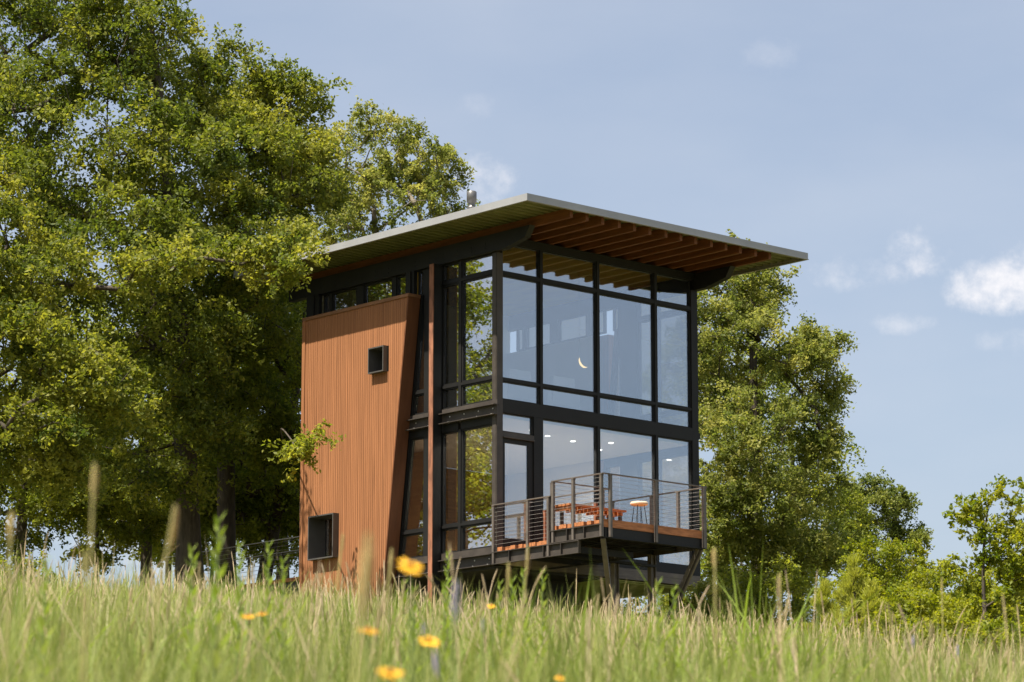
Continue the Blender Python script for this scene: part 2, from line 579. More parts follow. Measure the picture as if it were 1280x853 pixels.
for (v0, v1) in ((-.03, 1.78), (2.05, 3.05)):
    ch = hp("floor_channel", channel(v0, v1, 11.17, 11.40), M['brown_steel'])
    bolts(ch, v0 + .13, v1, 11.314, 11.1865)
    hp("sill_band", MB().box(-.018, .06, v0, v1, 11.402, 11.50), M['brown_steel'])
for (v0, v1) in ((.09, 1.78), (2.05, 3.3)):
    ch = hp("floor_channel", channel(v0, v1, 7.955, 8.195), M['brown_steel'])
    bolts(ch, v0 + .12, v1, 8.104, 7.9715)
    hp("sill_band", MB().box(-.015, .06, v0, v1, 8.198, 8.352), M['brown_steel'])
# front belt and rims
hp("floor_belt", MB().box(.172, 5.888, .0, .16, 11.245, 11.53), M['black'])
hp("rim_beam", MB().box(1.32, 6.085, .004, .16, 8.192, 8.39), M['black'])
hp("rim_board", MB().box(1.0, 6.08, .0, .10, 7.95, 8.189), M['greywood'])
for z0, z1 in ((7.95, 8.39), (11.17, 11.53)):
    hp("floor_channel", MB().box(6.06, 6.10, .16, 6.6, z0, z1), M['black'])
hp("bracket", MB().box(6.09, 6.19, .05, .25, 11.32, 11.45), M['black'])


# ---- glazing: each opening is a window part (frame) with its pane
def window_front(a0, a1, z0, z1, fw=.022, gl='glass_front', nm="window"):
    f = MB()
    f.box(a0, a0 + fw, .03, .12, z0, z1)
    f.box(a1 - fw, a1, .03, .12, z0, z1)
    f.box(a0 + fw, a1 - fw, .03, .12, z0, z0 + fw)
    f.box(a0 + fw, a1 - fw, .03, .12, z1 - fw, z1)
    w_ = hp(nm, f, M['black'])
    hp("pane", MB().box(a0 + fw - .005, a1 - fw + .005, .07, .082, z0 + fw - .005, z1 - fw + .005), M[gl], w_)
    return w_


FM = (1.26, 1.34), (2.955, 3.035), (4.735, 4.815)
edges = [.172, 1.26, 1.34, 2.955, 3.035, 4.735, 4.815, 5.888]
for k in range(4):
    a0, a1 = edges[2 * k], edges[2 * k + 1]
    window_front(a0, a1, 11.532, 11.93)
    window_front(a0, a1, 11.99, 14.245)
    window_front(a0, a1, 14.325, 14.953)
for k in (1, 2, 3):
    window_front(edges[2 * k], edges[2 * k + 1], 8.392, 11.243)
window_front(.172, 1.07, 10.83, 11.243)
for a0, a1 in FM:
    hp("mullion", MB().box(a0 + .001, a1 - .001, .005, .15, 11.532, 14.953), M['black'])
for a0, a1 in FM[1:]:
    hp("mullion", MB().box(a0 + .001, a1 - .001, .005, .15, 8.392, 11.243), M['black'])
hp("door_post", MB().box(1.072, 1.338, .003, .15, 8.30, 11.243), M['black'])
for z0, z1 in ((11.932, 11.988), (14.247, 14.323)):
    for k in range(4):
        hp("transom", MB().box(edges[2 * k], edges[2 * k + 1], .008, .14, z0, z1), M['black'])
hp("transom", MB().box(.172, 1.07, .0, .14, 10.70, 10.828).box(.172, 1.07, -.03, 0, 10.70, 10.73), M['brown_steel'])
d = MB()
d.box(.172, .26, .035, .10, 8.30, 10.698)
d.box(.93, 1.07, .035, .10, 8.30, 10.698)
d.box(.26, .93, .035, .10, 10.60, 10.698)
d.box(.26, .93, .035, .10, 8.30, 8.56)
door = hp("door", d, M['black'])
hp("pane", MB().box(.255, .935, .06, .072, 8.555, 10.605), M['glass_front'], door)
hp("handle", MB().box(.95, .975, -.02, .035, 9.36, 9.385).box(.87, .975, -.045, -.02, 9.36, 9.385), M['cable'], door)


def window_side(u, sgn, pts, fw=.035, gl='glass_left'):
    """pts: (v,z) quad, order low-right, low-left, high-left, high-right"""
    cx_ = sum(p[0] for p in pts) / 4
    cz_ = sum(p[1] for p in pts) / 4
    inner = [(p[0] + (fw if p[0] < cx_ else -fw), p[1] + (fw if p[1] < cz_ else -fw)) for p in pts]
    f = MB()
    ua, ub = sorted((u + sgn * .03, u + sgn * .12))
    for k in range(4):
        a, b = pts[k], pts[(k + 1) % 4]
        ia, ib = inner[k], inner[(k + 1) % 4]
        f.prism([a, b, ib, ia], 0, ua, ub)
    w_ = hp("window", f, M['black'])
    pa, pb = sorted((u + sgn * .07, u + sgn * .082))
    hp("pane", MB().prism(inner, 0, pa, pb), M[gl], w_)


for u, sgn in ((0.0, 1), (6.09, -1)):
    def rq(v0, v1, z0, z1):
        return [(v0, z0), (v1, z0), (v1, z1), (v0, z1)]
    zb = ((11.505, 11.965), (12.025, 14.27), (14.345, 14.73))
    zl = ((8.355, 8.90), (8.96, 11.0))
    for z0, z1 in zb + zl:
        window_side(u, sgn, rq(.157, 1.18, z0, z1))
        window_side(u, sgn, rq(1.27, 1.83, z0, z1))
        if z1 < 14.3:
            window_side(u, sgn, [(2.42, z0), (vedge(z0) - .07, z0), (vedge(z1) - .07, z1), (2.42, z1)])
    uu0, uu1 = sorted((u + sgn * .006, u + sgn * .15))
    hp("mullion", MB().box(uu0, uu1, 1.181, 1.269, 11.505, 14.73), M['black'])
    hp("mullion", MB().box(uu0, uu1, 1.181, 1.269, 8.355, 11.0), M['black'])
    m_ = MB().box(uu0, uu1, 1.831, 2.42, 8.2, 14.73)
    hp("mullion", m_, M['black'])
    for z0, z1 in ((11.966, 12.024), (14.271, 14.344), (8.901, 8.959), (11.001, 11.168)):
        for va, vb in ((.157, 1.18), (1.27, 1.83)) + (((2.421, vedge(z0) - .065),) if z0 < 14.2 else ()):
            hp("transom", MB().box(uu0, uu1, va, vb, z0, z1), M['black'])
    for z0, z1 in ((8.2, 11.168), (11.402, 14.17)):     # slanting jamb beside the cedar wall
        p0, p1 = sorted((u + sgn * .008, u + sgn * .14))
        hp("jamb", MB().prism([(vedge(z0) - .07, z0), (vedge(z0) + .03, z0), (vedge(z1) + .03, z1), (vedge(z1) - .07, z1)], 0, p0, p1), M['black'])
    # clerestory above the cedar wall
    for v0, v1 in ((2.47, 2.66), (2.96, 3.40), (3.56, 4.55), (4.82, 5.70), (5.80, 6.04)):
        window_side(u, sgn, rq(v0, v1, 14.17, 14.73), fw=.03)
    for v0, v1 in ((2.42, 2.468), (3.402, 3.558), (4.552, 4.818), (5.702, 5.798)):
        hp("mullion", MB().box(uu0, uu1, v0, v1, 14.17, 14.73), M['black'])

# ---- interior: floors, ceilings, walls
hp("floor_slab", MB().box(.16, 5.93, .165, 6.35, 8.0, 8.30), M['floor'])
hp("floor_slab", MB().box(.16, 5.93, .165, 6.35, 11.17, 11.50), M['white'])
hp("ceiling", MB().box(.10, 6.0, .165, 6.39, 15.095, 15.113), M['ply'])


def rect_holes(v0, v1, z0, z1, holes):
    vs = sorted({v0, v1} | {h for q in holes for h in q[:2]})
    zs = sorted({z0, z1} | {h for q in holes for h in q[2:]})
    for a, b in zip(vs, vs[1:]):
        for c, d_ in zip(zs, zs[1:]):
            if not any(q[0] <= a and b <= q[1] and q[2] <= c and d_ <= q[3] for q in holes):
                yield a, b, c, d_


m_ = MB()
for a, b, c, d_ in rect_holes(3.36, 6.4, 8.301, 14.165, [SM, BG]):
    m_.box(.022, .10, a, b, c, d_)
hp("inner_wall", m_, M['white'])
hp("inner_wall", MB().box(5.99, 6.07, 3.36, 6.4, 8.301, 14.165), M['white'])
hp("back_wall", MB().box(.0, 6.09, 6.401, 6.55, 11.505, 15.115), M['white'])
hp("back_wall", MB().box(.0, 6.09, 6.402, 6.55, 7.95, 11.165), M['plank'])
hp("partition", MB().box(2.0, 2.12, 4.2, 6.40, 8.302, 11.165), M['plank'])
hp("partition", MB().box(.9, 1.0, 3.6, 6.40, 11.503, 14.5), M['plank'])
hp("outer_wall", MB().box(6.10, 6.42, 2.95, 6.3, 6.7, 14.15), M['clad'])
for u_, v_ in ((1.05, 1.1), (1.9, 1.0), (2.7, 1.35), (2.7, 2.1), (3.6, 1.5), (4.4, 1.1), (4.9, 2.0)):
    hp("downlight", MB().lathe((u_, v_, 11.160), [(.05, 0), (.055, .009)], 12), M['lamp'])
    ld = bpy.data.lights.new("downlight_glow", 'SPOT')
    ld.energy = 55
    ld.spot_size = R(150)
    ld.shadow_soft_size = .05
    ld.color = (1, .93, .82)
    lo = bpy.data.objects.new("downlight_glow", ld)
    COL.objects.link(lo)
    lo.parent = house
    lo.location = (u_ - HO[0], v_ - HO[1], 11.14 - HO[2])

# ---- underside, dark base, and shade painted as a dark sheet
m_ = MB()
k = 0
v = .12
while v < 6.5:
    m_.box(3.1, 6.05, v, v + .09, 7.915, 7.94)
    m_.box(3.1, 6.05, v + .09, v + .18, 7.89, 7.94)
    v += .18
hp("floor_underside", m_, M['under'])
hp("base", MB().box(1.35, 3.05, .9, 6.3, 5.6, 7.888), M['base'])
m_ = MB()
for k in range(16):
    m_.box(3.06, 6.0, 6.1, 6.14, 6.0 + .115 * k, 6.07 + .115 * k)
    m_.box(3.06, 6.0, 6.125, 6.16, 6.07 + .115 * k, 6.115 + .115 * k)
hp("ribbed_screen", m_, M['under'])
hp("underside_shade", MB().box(.02, 3.098, .102, 6.4, 7.89, 7.952), M['base'])  # near-black sheet: the shade below the floor is put into its colour
for (u_, v_) in ((5.75, .5), (5.75, 5.9), (4.3, 5.9)):
    hp("column", MB().box(u_ - .08, u_ + .08, v_ - .08, v_ + .08, 5.9, 7.888), M['black'])

# ---- roof
RU0, RU1, RV0, RV1 = -1.22, 7.31, -2.32, 7.82
roof = hp("roof", MB().box(RU0 + .02, RU1 - .02, RV0 + .02, RV1 - .02, 15.376, 15.399), M['galv'])
m_ = MB()
for a in ((RU0, RU0 + .03, RV0, RV1), (RU1 - .03, RU1, RV0, RV1), (RU0 + .03, RU1 - .03, RV0, RV0 + .03), (RU0 + .03, RU1 - .03, RV1 - .03, RV1)):
    m_.box(*a, 15.262, 15.402)
for a in ((RU0 - .012, RU0 + .05, RV0 - .012, RV1 + .012), (RU1 - .05, RU1 + .012, RV0 - .012, RV1 + .012), (RU0 + .05, RU1 - .05, RV0 - .012, RV0 + .05), (RU0 + .05, RU1 - .05, RV1 - .05, RV1 + .012)):
    m_.box(*a, 15.246, 15.2615)
hp("fascia", m_, M['galv'], roof)
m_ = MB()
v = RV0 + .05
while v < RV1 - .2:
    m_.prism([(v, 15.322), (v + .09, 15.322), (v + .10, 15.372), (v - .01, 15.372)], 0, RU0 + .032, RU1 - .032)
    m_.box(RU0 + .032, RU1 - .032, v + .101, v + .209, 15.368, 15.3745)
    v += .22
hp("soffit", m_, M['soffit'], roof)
for k in range(14):
    u0 = .10 + .466 * k
    hp("rafter", MB().box(u0, u0 + .085, -2.2 + .01 * (k % 3), 7.55, 15.117, 15.326), M['rafter'], roof)
m_ = MB().lathe((.36, 1.25, 15.39), [(.085, 0), (.085, .55), (.10, .56), (.10, .60), (.075, .61), (.075, .70), (.11, .71), (.11, .94), (.09, .96), (.02, .97)], 18)
hp("flue_pipe", m_, M['pipe'], roof, True)

# ------------------------------------------------------------------ balcony deck in front of the glass
DO = (0.0, -1.7, 7.0)
deck = root("balcony_deck", "steel framed balcony with reddish timber boards and cable railings in front of the glass wall", "balcony", DO)


def dp(name, mb, m, parent=None, smooth=False):
    return build(name, mb, m, parent or deck, DO, smooth)


rng = random.Random(11)


def boards(u0, u1, v0, v1, z0, z1, w=.125, jit=.085):
    m_ = MB()
    v = v0
    i = 0
    while v < v1 - .02:
        ww = min(w * rng.choice((.8, 1, 1.25)), v1 - v)
        j = jit * rng.choice((0, 0, .35, 1))
        m_.box(u0 + j, u1 - .01 * rng.random(), v + .004, v + ww - .004, z0 + .004 * rng.random(), z1 - .004 * rng.random())
        v += ww
    return m_


b1 = boards(-.04, 2.92, -3.235, -1.75, 8.515, 8.60)
dp("decking", b1, M['deck'])
dp("decking", boards(1.57, 2.92, -1.75, -.02, 8.515, 8.60, jit=0), M['deck'])
dp("landing_boards", boards(-.03, 1.55, -1.70, -.03, 8.235, 8.32), M['deck'])
dp("fascia_board", MB().box(-.02, 2.93, -3.285, -3.24, 8.44, 8.602).box(-.02, 2.93, -3.29, -3.2855, 8.57, 8.602), M['deck'])


def chan_v(u, v0, v1, z0, z1, face=-1):
    m_ = MB()
    m_.box(u - .008, u + .008, v0, v1, z0, z1)
    a, b = sorted((u, u + face * .07))
    m_.box(a, b, v0, v1, z0, z0 + .014)
    m_.box(a, b, v0, v1, z1 - .014, z1)
    n = max(2, int((v1 - v0) / .5))
    for i in range(n + 1):
        vv = v0 + (v1 - v0 - .012) * i / n
        m_.box(a, b, vv, vv + .012, z0 + .014, z1 - .014)
    return m_


dp("edge_channel", chan_v(.0, -3.28, -1.72, 8.235, 8.50), M['brown_steel'])
dp("edge_channel", chan_v(.0, -2.6, .085, 7.962, 8.225), M['brown_steel'])
dp("edge_channel", chan_v(2.92, -3.28, -.02, 8.235, 8.50, 1), M['brown_steel'])
dp("edge_channel", chan_v(1.56, -1.75, -.02, 8.235, 8.50, -1), M['brown_steel'])
m_ = MB().box(.01, 2.91, -3.27, -3.25, 8.235, 8.435).box(.01, 2.91, -3.30, -3.18, 8.222, 8.235)
for u_ in (.03, 1.42, 2.80):
    m_.box(u_, u_ + .06, -3.285, -3.27, 8.236, 8.435)
dp("front_beam", m_, M['black'])
m_ = MB()
for v_ in (-1.76, -2.45):
    m_.box(.01, 2.90, v_, v_ + .09, 8.26, 8.50)
for u_ in (.75, 1.45, 2.2):
    m_.box(u_, u_ + .07, -3.18, -.05, 8.24, 8.255)
m_.box(.02, 2.9, -1.85, -1.72, 7.97, 8.02).beam((.05, -3.2, 8.2285), (1.5, -1.8, 8.2285), .06, .012).beam((2.85, -3.2, 8.2285), (1.5, -1.8, 8.2285), .06, .012)
dp("joists", m_, M['black'])
m_ = MB().box(.02, 1.5, -1.0, -.92, 7.975, 8.22).box(.02, 1.5, -1.70, -1.6, 8.03, 8.22).box(1.42, 1.5, -2.6, -.05, 7.97, 8.0).box(.02, 1.5, -2.6, -2.55, 7.965, 8.1)
dp("landing_joists", m_, M['black'])

POST_W = .055


def post(u, v, z0, z1, m='rail'):
    m_ = MB().box(u - .03, u + .03, v - .03, v + .03, z0, z1)
    m_.box(u - .036, u + .036, v - .036, v + .036, z1 - .012, z1 + .004)
    return dp("railing_post", m_, M[m])


def cables(pts, z0, z1, n, name="cables"):
    m_ = MB()
    for (p, q) in zip(pts, pts[1:]):
        for k in range(n):
            z = z0 + (z1 - z0) * (k + .5) / n
            m_.tube([(p[0], p[1], z), (q[0], q[1], z)], .0028, 5)
    return m_


# upper railing
UP = 9.53
for u, v in ((-.035, -3.26), (-.035, -2.42), (-.03, -1.80), (1.46, -3.315), (2.955, -3.25), (2.955, -2.47), (2.955, -1.66), (2.955, -.45)):
    post(u, v, 8.24, UP - .015)
post(.16, -3.318, 8.24, UP - .015)
post(2.86, -3.318, 8.24, UP - .015)
post(.03, -1.70, 8.36, UP - .015)
post(1.40, -1.78, 8.60, UP - .015)
post(1.57, -.70, 8.60, UP - .015, 'rust')
tr = MB()
for p, q in (((-.035, -3.32), (-.035, -1.77)), ((-.035, -3.318), (2.955, -3.318)), ((2.955, -3.318), (2.955, -.06)), ((.0, -1.78), (1.57, -1.78)), ((1.57, -1.78), (1.57, -.02))):
    tr.beam((*p, UP + .003), (*q, UP + .003), .05, .022)
dp("top_rail", tr, M['rail'])
up_c = [[(-.035, -3.26), (-.035, -1.8)], [(-.03, -3.318), (2.95, -3.318)], [(2.955, -3.25), (2.955, -.06)], [(.03, -1.78), (1.57, -1.78)], [(1.57, -1.78), (1.57, -.03)]]
for c_ in up_c:
    dp("cables", cables(c_, 8.64, 9.50, 10), M['cable'])
# landing railing
LR = 9.225
for u, v in ((-.035, .06), (-.035, -1.02), (-.035, -1.66)):
    post(u, v, 7.98, LR - .012)
for u, v in ((1.31, -.08), (1.31, -1.66)):
    post(u, v, 8.32, LR - .012, 'rust')
dp("top_rail", MB().beam((-.035, .10, LR + .003), (-.035, -1.72, LR + .003), .05, .022).beam((1.31, -.04, LR + .003), (1.31, -1.70, LR + .003), .05, .022), M['rail'])
dp("cables", cables([(-.035, .07), (-.035, -1.7)], 8.34, 9.2, 10), M['cable'])
dp("cables", cables([(1.31, -.05), (1.31, -1.7)], 8.34, 9.2, 10), M['cable'])
# steel legs and slanting braces
for u_, v_ in ((1.77, -1.75), (2.86, -1.75)):
    dp("support_post", hcol(u_ - .07, u_ + .07, v_ - .06, v_ + .06, 5.6, 8.24, .014), M['rail'])
dp("brace", MB().beam((.04, -3.22, 8.232), (1.72, -1.82, 6.15), .10, .10), M['rail'])
dp("brace", MB().beam((2.87, -3.22, 8.232), (2.87, -1.83, 6.15), .05, .12).beam((2.79, -3.2, 8.232), (2.79, -1.83, 6.18), .02, .09), M['rail'])

# ---- slatted bench and stool on the deck
BO = (.85, -1.95, 8.60)
bench = root("slatted_bench", "long low slatted timber bench along the back railing of the balcony", "bench", BO)
m_ = MB()
for k in range(4):
    m_.box(.08, 1.72, -2.17 + k * .118, -2.17 + k * .118 + .10, 9.01, 9.05)
build("seat", m_, M['deck'], bench, BO)
m_ = MB()
for k in range(6):
    m_.box(.12 + k * .29, .165 + k * .29, -2.165, -1.70, 8.925, 9.009)
build("cross_slats", m_, M['deck'], bench, BO)
for u_ in (.2, 1.55):
    for v_ in (-2.12, -1.78):
        build("leg", MB().box(u_, u_ + .06, v_ - .03, v_ + .03, 8.60, 8.924), M['brown_steel'], bench, BO)
SO = (1.85, -2.42, 8.60)
stool = root("round_stool", "small round cream topped stool on thin wire legs beside the bench", "stool", SO)
build("seat", MB().lathe((1.85, -2.42, 9.135), [(.15, 0), (.185, .015), (.19, .05), (.17, .075), (.05, .085)], 22), M['stoolseat'], stool, SO, True)
for k in range(4):
    a = k * math.pi / 2 + .5
    p = (1.85 + .11 * math.cos(a), -2.42 + .11 * math.sin(a), 9.136)
    m_ = MB()
    for da in (-.22, .22):
        m_.tube([p, (1.85 + .19 * math.cos(a + da * .5), -2.42 + .19 * math.sin(a + da * .5), 8.603)], .007, 6)
    build("leg", m_, M['black'], stool, SO)

# ---- furniture seen through the upper glass
def armchair(lbl, u, v, s=1.0):
    o = (u, v, 11.5)
    r_ = root("armchair", lbl, "armchair", o, "white armchairs behind the upper glass")
    build("seat", MB().box(u - .33 * s, u + .33 * s, v - .30, v + .32, 11.62, 11.93), M['cloth'], r_, o)
    build("backrest", MB().prism([(u - .35 * s, 11.7), (u + .35 * s, 11.7), (u + .31 * s, 12.35), (u - .31 * s, 12.35)], 1, v - .42, v - .28), M['cloth'], r_, o)
    for sx in (-1, 1):
        build("arm", MB().box(u + sx * .42 * s - .07, u + sx * .42 * s + .07, v - .40, v + .32, 11.62, 12.13), M['cloth'], r_, o)
    for sx in (-.3, .3):
        for sy in (-.3, .25):
            build("leg", MB().box(u + sx - .02, u + sx + .02, v + sy - .02, v + sy + .02, 11.5, 11.62), M['plank'], r_, o)
    return r_


armchair("white armchair behind the upper glass next to the house corner post", 1.15, .95)
armchair("white armchair behind the upper glass under the crescent lamp", 2.45, .95)
LO = (3.87, 1.5, 13.5)
lampo = root("crescent_lamp", "glowing golden crescent moon lamp hanging inside the upper room", "lamp", LO)
m_ = MB()
pts = []
for k in range(15):
    a = R(170 + 125 * k / 14)
    pts.append((3.98 + .17 * math.cos(a), 1.5, 13.07 + .17 * math.sin(a)))
m_.tube(pts, [.005 + .019 * math.sin(math.pi * k / 14) for k in range(15)], 8)
build("crescent", m_, M['moon'], lampo, LO, True)
build("cord", MB().tube([(3.81, 1.5, 13.1), (3.81, 1.5, 15.09)], .004, 5), M['black'], lampo, LO)

# ---- footbridge running back from the house to the hilltop
FO = (.7, 10.0, 7.4)
fb = root("footbridge", "timber footbridge with cable railings leading from behind the house to the hilltop", "footbridge", FO)
m_ = MB()
v = 6.58
while v < 12.2:
    m_.box(.0, 1.42, v, v + .132, 8.22, 8.30)
    v += .14
build("decking", m_, M['deck'], fb, FO)
build("beams", MB().box(.06, .14, 6.58, 12.2, 7.98, 8.218).box(1.28, 1.36, 6.58, 12.2, 7.98, 8.218), M['brown_steel'], fb, FO)
for u_ in (-.03, 1.45):
    for v_ in (6.7, 8.0, 9.3, 10.6, 11.9):
        build("railing_post", MB().box(u_ - .025, u_ + .025, v_ - .025, v_ + .025, 8.0, 9.20), M['brown_steel'], fb, FO)
    build("top_rail", MB().beam((u_, 6.62, 9.21), (u_, 12.0, 9.21), .045, .02), M['cable'], fb, FO)
    build("cables", cables([(u_, 6.62), (u_, 12.0)], 8.34, 9.2, 9), M['cable'], fb, FO)
for v_ in (8.5, 11.0):
    build("leg", MB().box(.06, .14, v_, v_ + .1, 6.6, 7.979).box(1.28, 1.36, v_, v_ + .1, 6.6, 7.979), M['brown_steel'], fb, FO)


# ------------------------------------------------------------------ trees
def leaf_quads(cent, rs, size, updir=0.4, aspect=.54):
    """folded diamond leaves: returns verts, quads (2 tris joined as one quad each half)"""
    n = len(cent)
    nrm = rs.normal(0, 1, (n, 3))
    nrm[:, 2] += updir * 2.2
    nrm /= np.linalg.norm(nrm, axis=1)[:, None]
    ax = rs.normal(0, 1, (n, 3))
    ax -= (ax * nrm).sum(1)[:, None] * nrm
    ax /= np.linalg.norm(ax, axis=1)[:, None]
    bx = np.cross(nrm, ax)
    L = (size * 1.02 * rs.uniform(.7, 1.25, n))[:, None]
    W = L * aspect * .5
    a = cent - ax * L * .5
    c = cent + ax * L * .5
    m = cent - nrm * L * .06
    b = m + bx * W + ax * L * .05 + nrm * L * .09
    d = m - bx * W + ax * L * .05 + nrm * L * .09
    v = np.stack([a, b, c, d], 1).reshape(-1, 3)
    i = np.arange(n)[:, None] * 4
    return v, i + np.array([[0, 1, 2, 3]])


def tree(name, label, cat, base, lobes, n_clump, per, size, seed, leafm, barkm='bark', trunk_r=.2, clump_r=.55, lean=(0, 0), group=None,
         top=None, flat=.55, shell=.45, twig_r=.010, upd=.38, tintmid=.5, multi=0, sprays=6):
    rs = np.random.RandomState(seed)
    base = np.array(base, float)
    # clump centres in the lobes, more of them near the outside
    vol = np.array([l[1][0] * l[1][1] * l[1][2] for l in lobes]) ** .6
    pick = rs.choice(len(lobes), n_clump, p=vol / vol.sum())
    dirs = rs.normal(0, 1, (n_clump, 3))
    dirs /= np.linalg.norm(dirs, axis=1)[:, None]
    rr = shell + (1 - shell) * rs.uniform(0, 1, n_clump) ** .6
    rr *= rs.uniform(.82, 1.14, n_clump)
    C = np.array([l[0] for l in lobes])[pick] + dirs * rr[:, None] * np.array([l[1] for l in lobes])[pick]
    gz = ground(C[:, 0], C[:, 1])
    C[:, 2] = np.maximum(C[:, 2], gz + .25)
    ctint = np.clip(rs.normal(tintmid, .20, n_clump), 0, 1)
    # skeleton: trunk, then every clump joins the nearest suitable limb node
    topz = top if top is not None else np.percentile(C[:, 2], 72)
    cc = C.mean(0)
    nodes, par = [], []
    nt = 14
    for k in range(nt):
        t = k / (nt - 1)
        x = base[0] + lean[0] * t + (cc[0] - base[0]) * .45 * t ** 2 + .12 * math.sin(3.1 * t + seed)
        y = base[1] + lean[1] * t + (cc[1] - base[1]) * .45 * t ** 2 + .12 * math.cos(2.3 * t + seed)
        nodes.append((x, y, base[2] + (topz - base[2]) * t))
        par.append(k - 1)
    start = 3
    if multi:
        start = 0
    ends = []
    order = np.argsort(np.linalg.norm(C - np.array(nodes[nt // 2]), axis=1))
    for ci in order:
        c = C[ci]
        P = np.array(nodes)
        dv = c - P
        dist = np.linalg.norm(dv, axis=1)
        pen = dist + np.where(dv[:, 2] < .15 * dist, 1.0 * (.15 * dist - dv[:, 2]), 0)
        pen[:start] += 50
        j = int(np.argmin(pen))
        p = P[j]
        L = dist[j]
        ns = max(1, int(L / .55))
        prev = j
        off = rs.normal(0, .04 * L, 3)
        for s_ in range(1, ns + 1):
            t = s_ / ns
            q = p + (c - p) * t + off * math.sin(math.pi * t) + np.array([0, 0, .10 * L * math.sin(math.pi * t)])
            nodes.append(tuple(q))
            par.append(prev)
            prev = len(nodes) - 1
        ends.append((ci, prev))
    n = len(nodes)
    load = np.zeros(n)
    for ci, e_ in ends:
        load[e_] += 1
    for k in range(n - 1, 0, -1):
        load[par[k]] += load[k]
    tot = max(load[0], 1)
    rad = np.maximum(trunk_r * .8 * (load / tot) ** .60, twig_r)
    for k in range(nt):
        t = k / (nt - 1)
        rad[k] = max(rad[k], trunk_r * (1 - .75 * t))
    rad[0] *= 1.7
    rad[1] *= 1.22
    P = np.array(nodes)
    # tubes, one per skeleton edge
    verts, quads = [], []
    S = 6
    ang = np.arange(S) * 2 * np.pi / S
    for k in range(1, n):
        a, b = P[par[k]], P[k]
        d_ = b - a
        ln = np.linalg.norm(d_)
        if ln < 1e-4:
            continue
        d_ /= ln
        h = np.array([0, 0, 1.]) if abs(d_[2]) < .8 else np.array([1., 0, 0])
        if k < nt:
            h = np.array([1., 0, 0])
        u_ = np.cross(d_, h)
        u_ /= np.linalg.norm(u_)
        w_ = np.cross(d_, u_)
        ra = min(rad[par[k]], rad[k] * (1.35 if k >= nt else 9))
        ring = np.cos(ang)[:, None] * u_ + np.sin(ang)[:, None] * w_
        o = len(verts) * S
        verts.append(a + ring * ra)
        verts.append(b + ring * rad[k])
        i_ = np.arange(S)
        quads.append(np.stack([o + i_, o + (i_ + 1) % S, o + S + (i_ + 1) % S, o + S + i_], 1))
    e = bpy.data.objects.new(name, None)
    COL.objects.link(e)
    e.location = base
    tag(e, label, cat, group)
    tv = np.concatenate(verts) - base
    me = big_mesh("trunk", tv, np.concatenate(quads))
    me.polygons.foreach_set('use_smooth', [True] * len(me.polygons))
    link("trunk", me, M[barkm], e)
    # leaves along little sprays that fan out of each clump
    cs, ts = [], []
    for ci in range(n_clump):
        c = C[ci]
        out = c - cc
        out[2] *= .4
        out /= (np.linalg.norm(out) + 1e-6)
        m_ = max(4, int(per * 1.9 * rs.uniform(.6, 1.35)))
        d0 = rs.normal(0, 1, (sprays, 3)) * np.array([1, 1, flat]) + out * .45
        d0 /= np.linalg.norm(d0, axis=1)[:, None]
        ln = clump_r * rs.uniform(.6, 1.35, sprays)
        k = rs.randint(0, sprays, m_)
        t = rs.uniform(.12, 1, m_) ** .7
        pos = c + d0[k] * (ln[k] * t)[:, None] + rs.normal(0, clump_r * .13, (m_, 3))
        pos[:, 2] -= .22 * clump_r * t ** 2
        cs.append(pos)
        ts.append(np.clip(ctint[ci] + rs.normal(0, .15, m_), 0, 1))
    cs = np.concatenate(cs)
    lv, lq = leaf_quads(cs, rs, size, upd)
    me = big_mesh("crown", lv - base, lq, np.concatenate(ts))
    link("crown", me, M[leafm], e)
    return e


def lobe(px, py, d, rx, rz=None, ry=None):
    return (tuple(at(px, py, d)), (rx, ry or rx, rz or rx * .8))


def foot(px, d, sink=.15):
    x = (px - 640) / FPX * d * 1.0
    return (x, d, float(ground(x, d)) - sink)


GROVE = "trees of the grove left of the house"
tree("oak_tree", "largest oak of the left grove with thick flared trunk, crown cut by the top edge", "tree", foot(238, 72.5),
     [lobe(60, 60, 72, 2.6), lobe(150, 40, 71, 1.6), lobe(185, 70, 72, 1.2), lobe(100, 170, 70, 2.3), lobe(215, 190, 70, 1.5), lobe(30, 260, 70, 2.2), lobe(150, 290, 68.5, 1.9, 1.1),
      lobe(218, 305, 70.8, 1.2, .9), lobe(-40, 150, 72, 2.6), lobe(20, -60, 73, 2.6), lobe(130, -60, 73, 2.0), lobe(120, 400, 71, 1.6), lobe(200, 470, 70.5, 1.5, 1.0), lobe(160, 570, 71, 1.7, .8), lobe(235, 400, 70, 1.2, .9), lobe(240, 520, 70.5, 1.1, .8), lobe(215, 590, 70.5, .9, .4)],
     620, 115, .118, 3, 'leaf_oak', trunk_r=.36, clump_r=.66, group=GROVE, top=22.5, flat=.45)
tree("oak_tree", "rounded tree of the left grove whose top stands against the sky beside the tallest oak", "tree", foot(276, 75),
     [lobe(290, 110, 75, 1.5, 1.0), lobe(350, 130, 75, 1.1), lobe(260, 160, 74, 1.4), lobe(330, 210, 74, 1.7), lobe(270, 270, 73, 1.5), lobe(370, 230, 75, 1.2), lobe(330, 310, 71.3, 1.25, .75),
      lobe(300, 380, 73, 1.5), lobe(230, 400, 74, 1.3)],
     370, 115, .115, 8, 'leaf_oak', trunk_r=.30, clump_r=.60, group=GROVE, top=20.5, flat=.5, tintmid=.6)
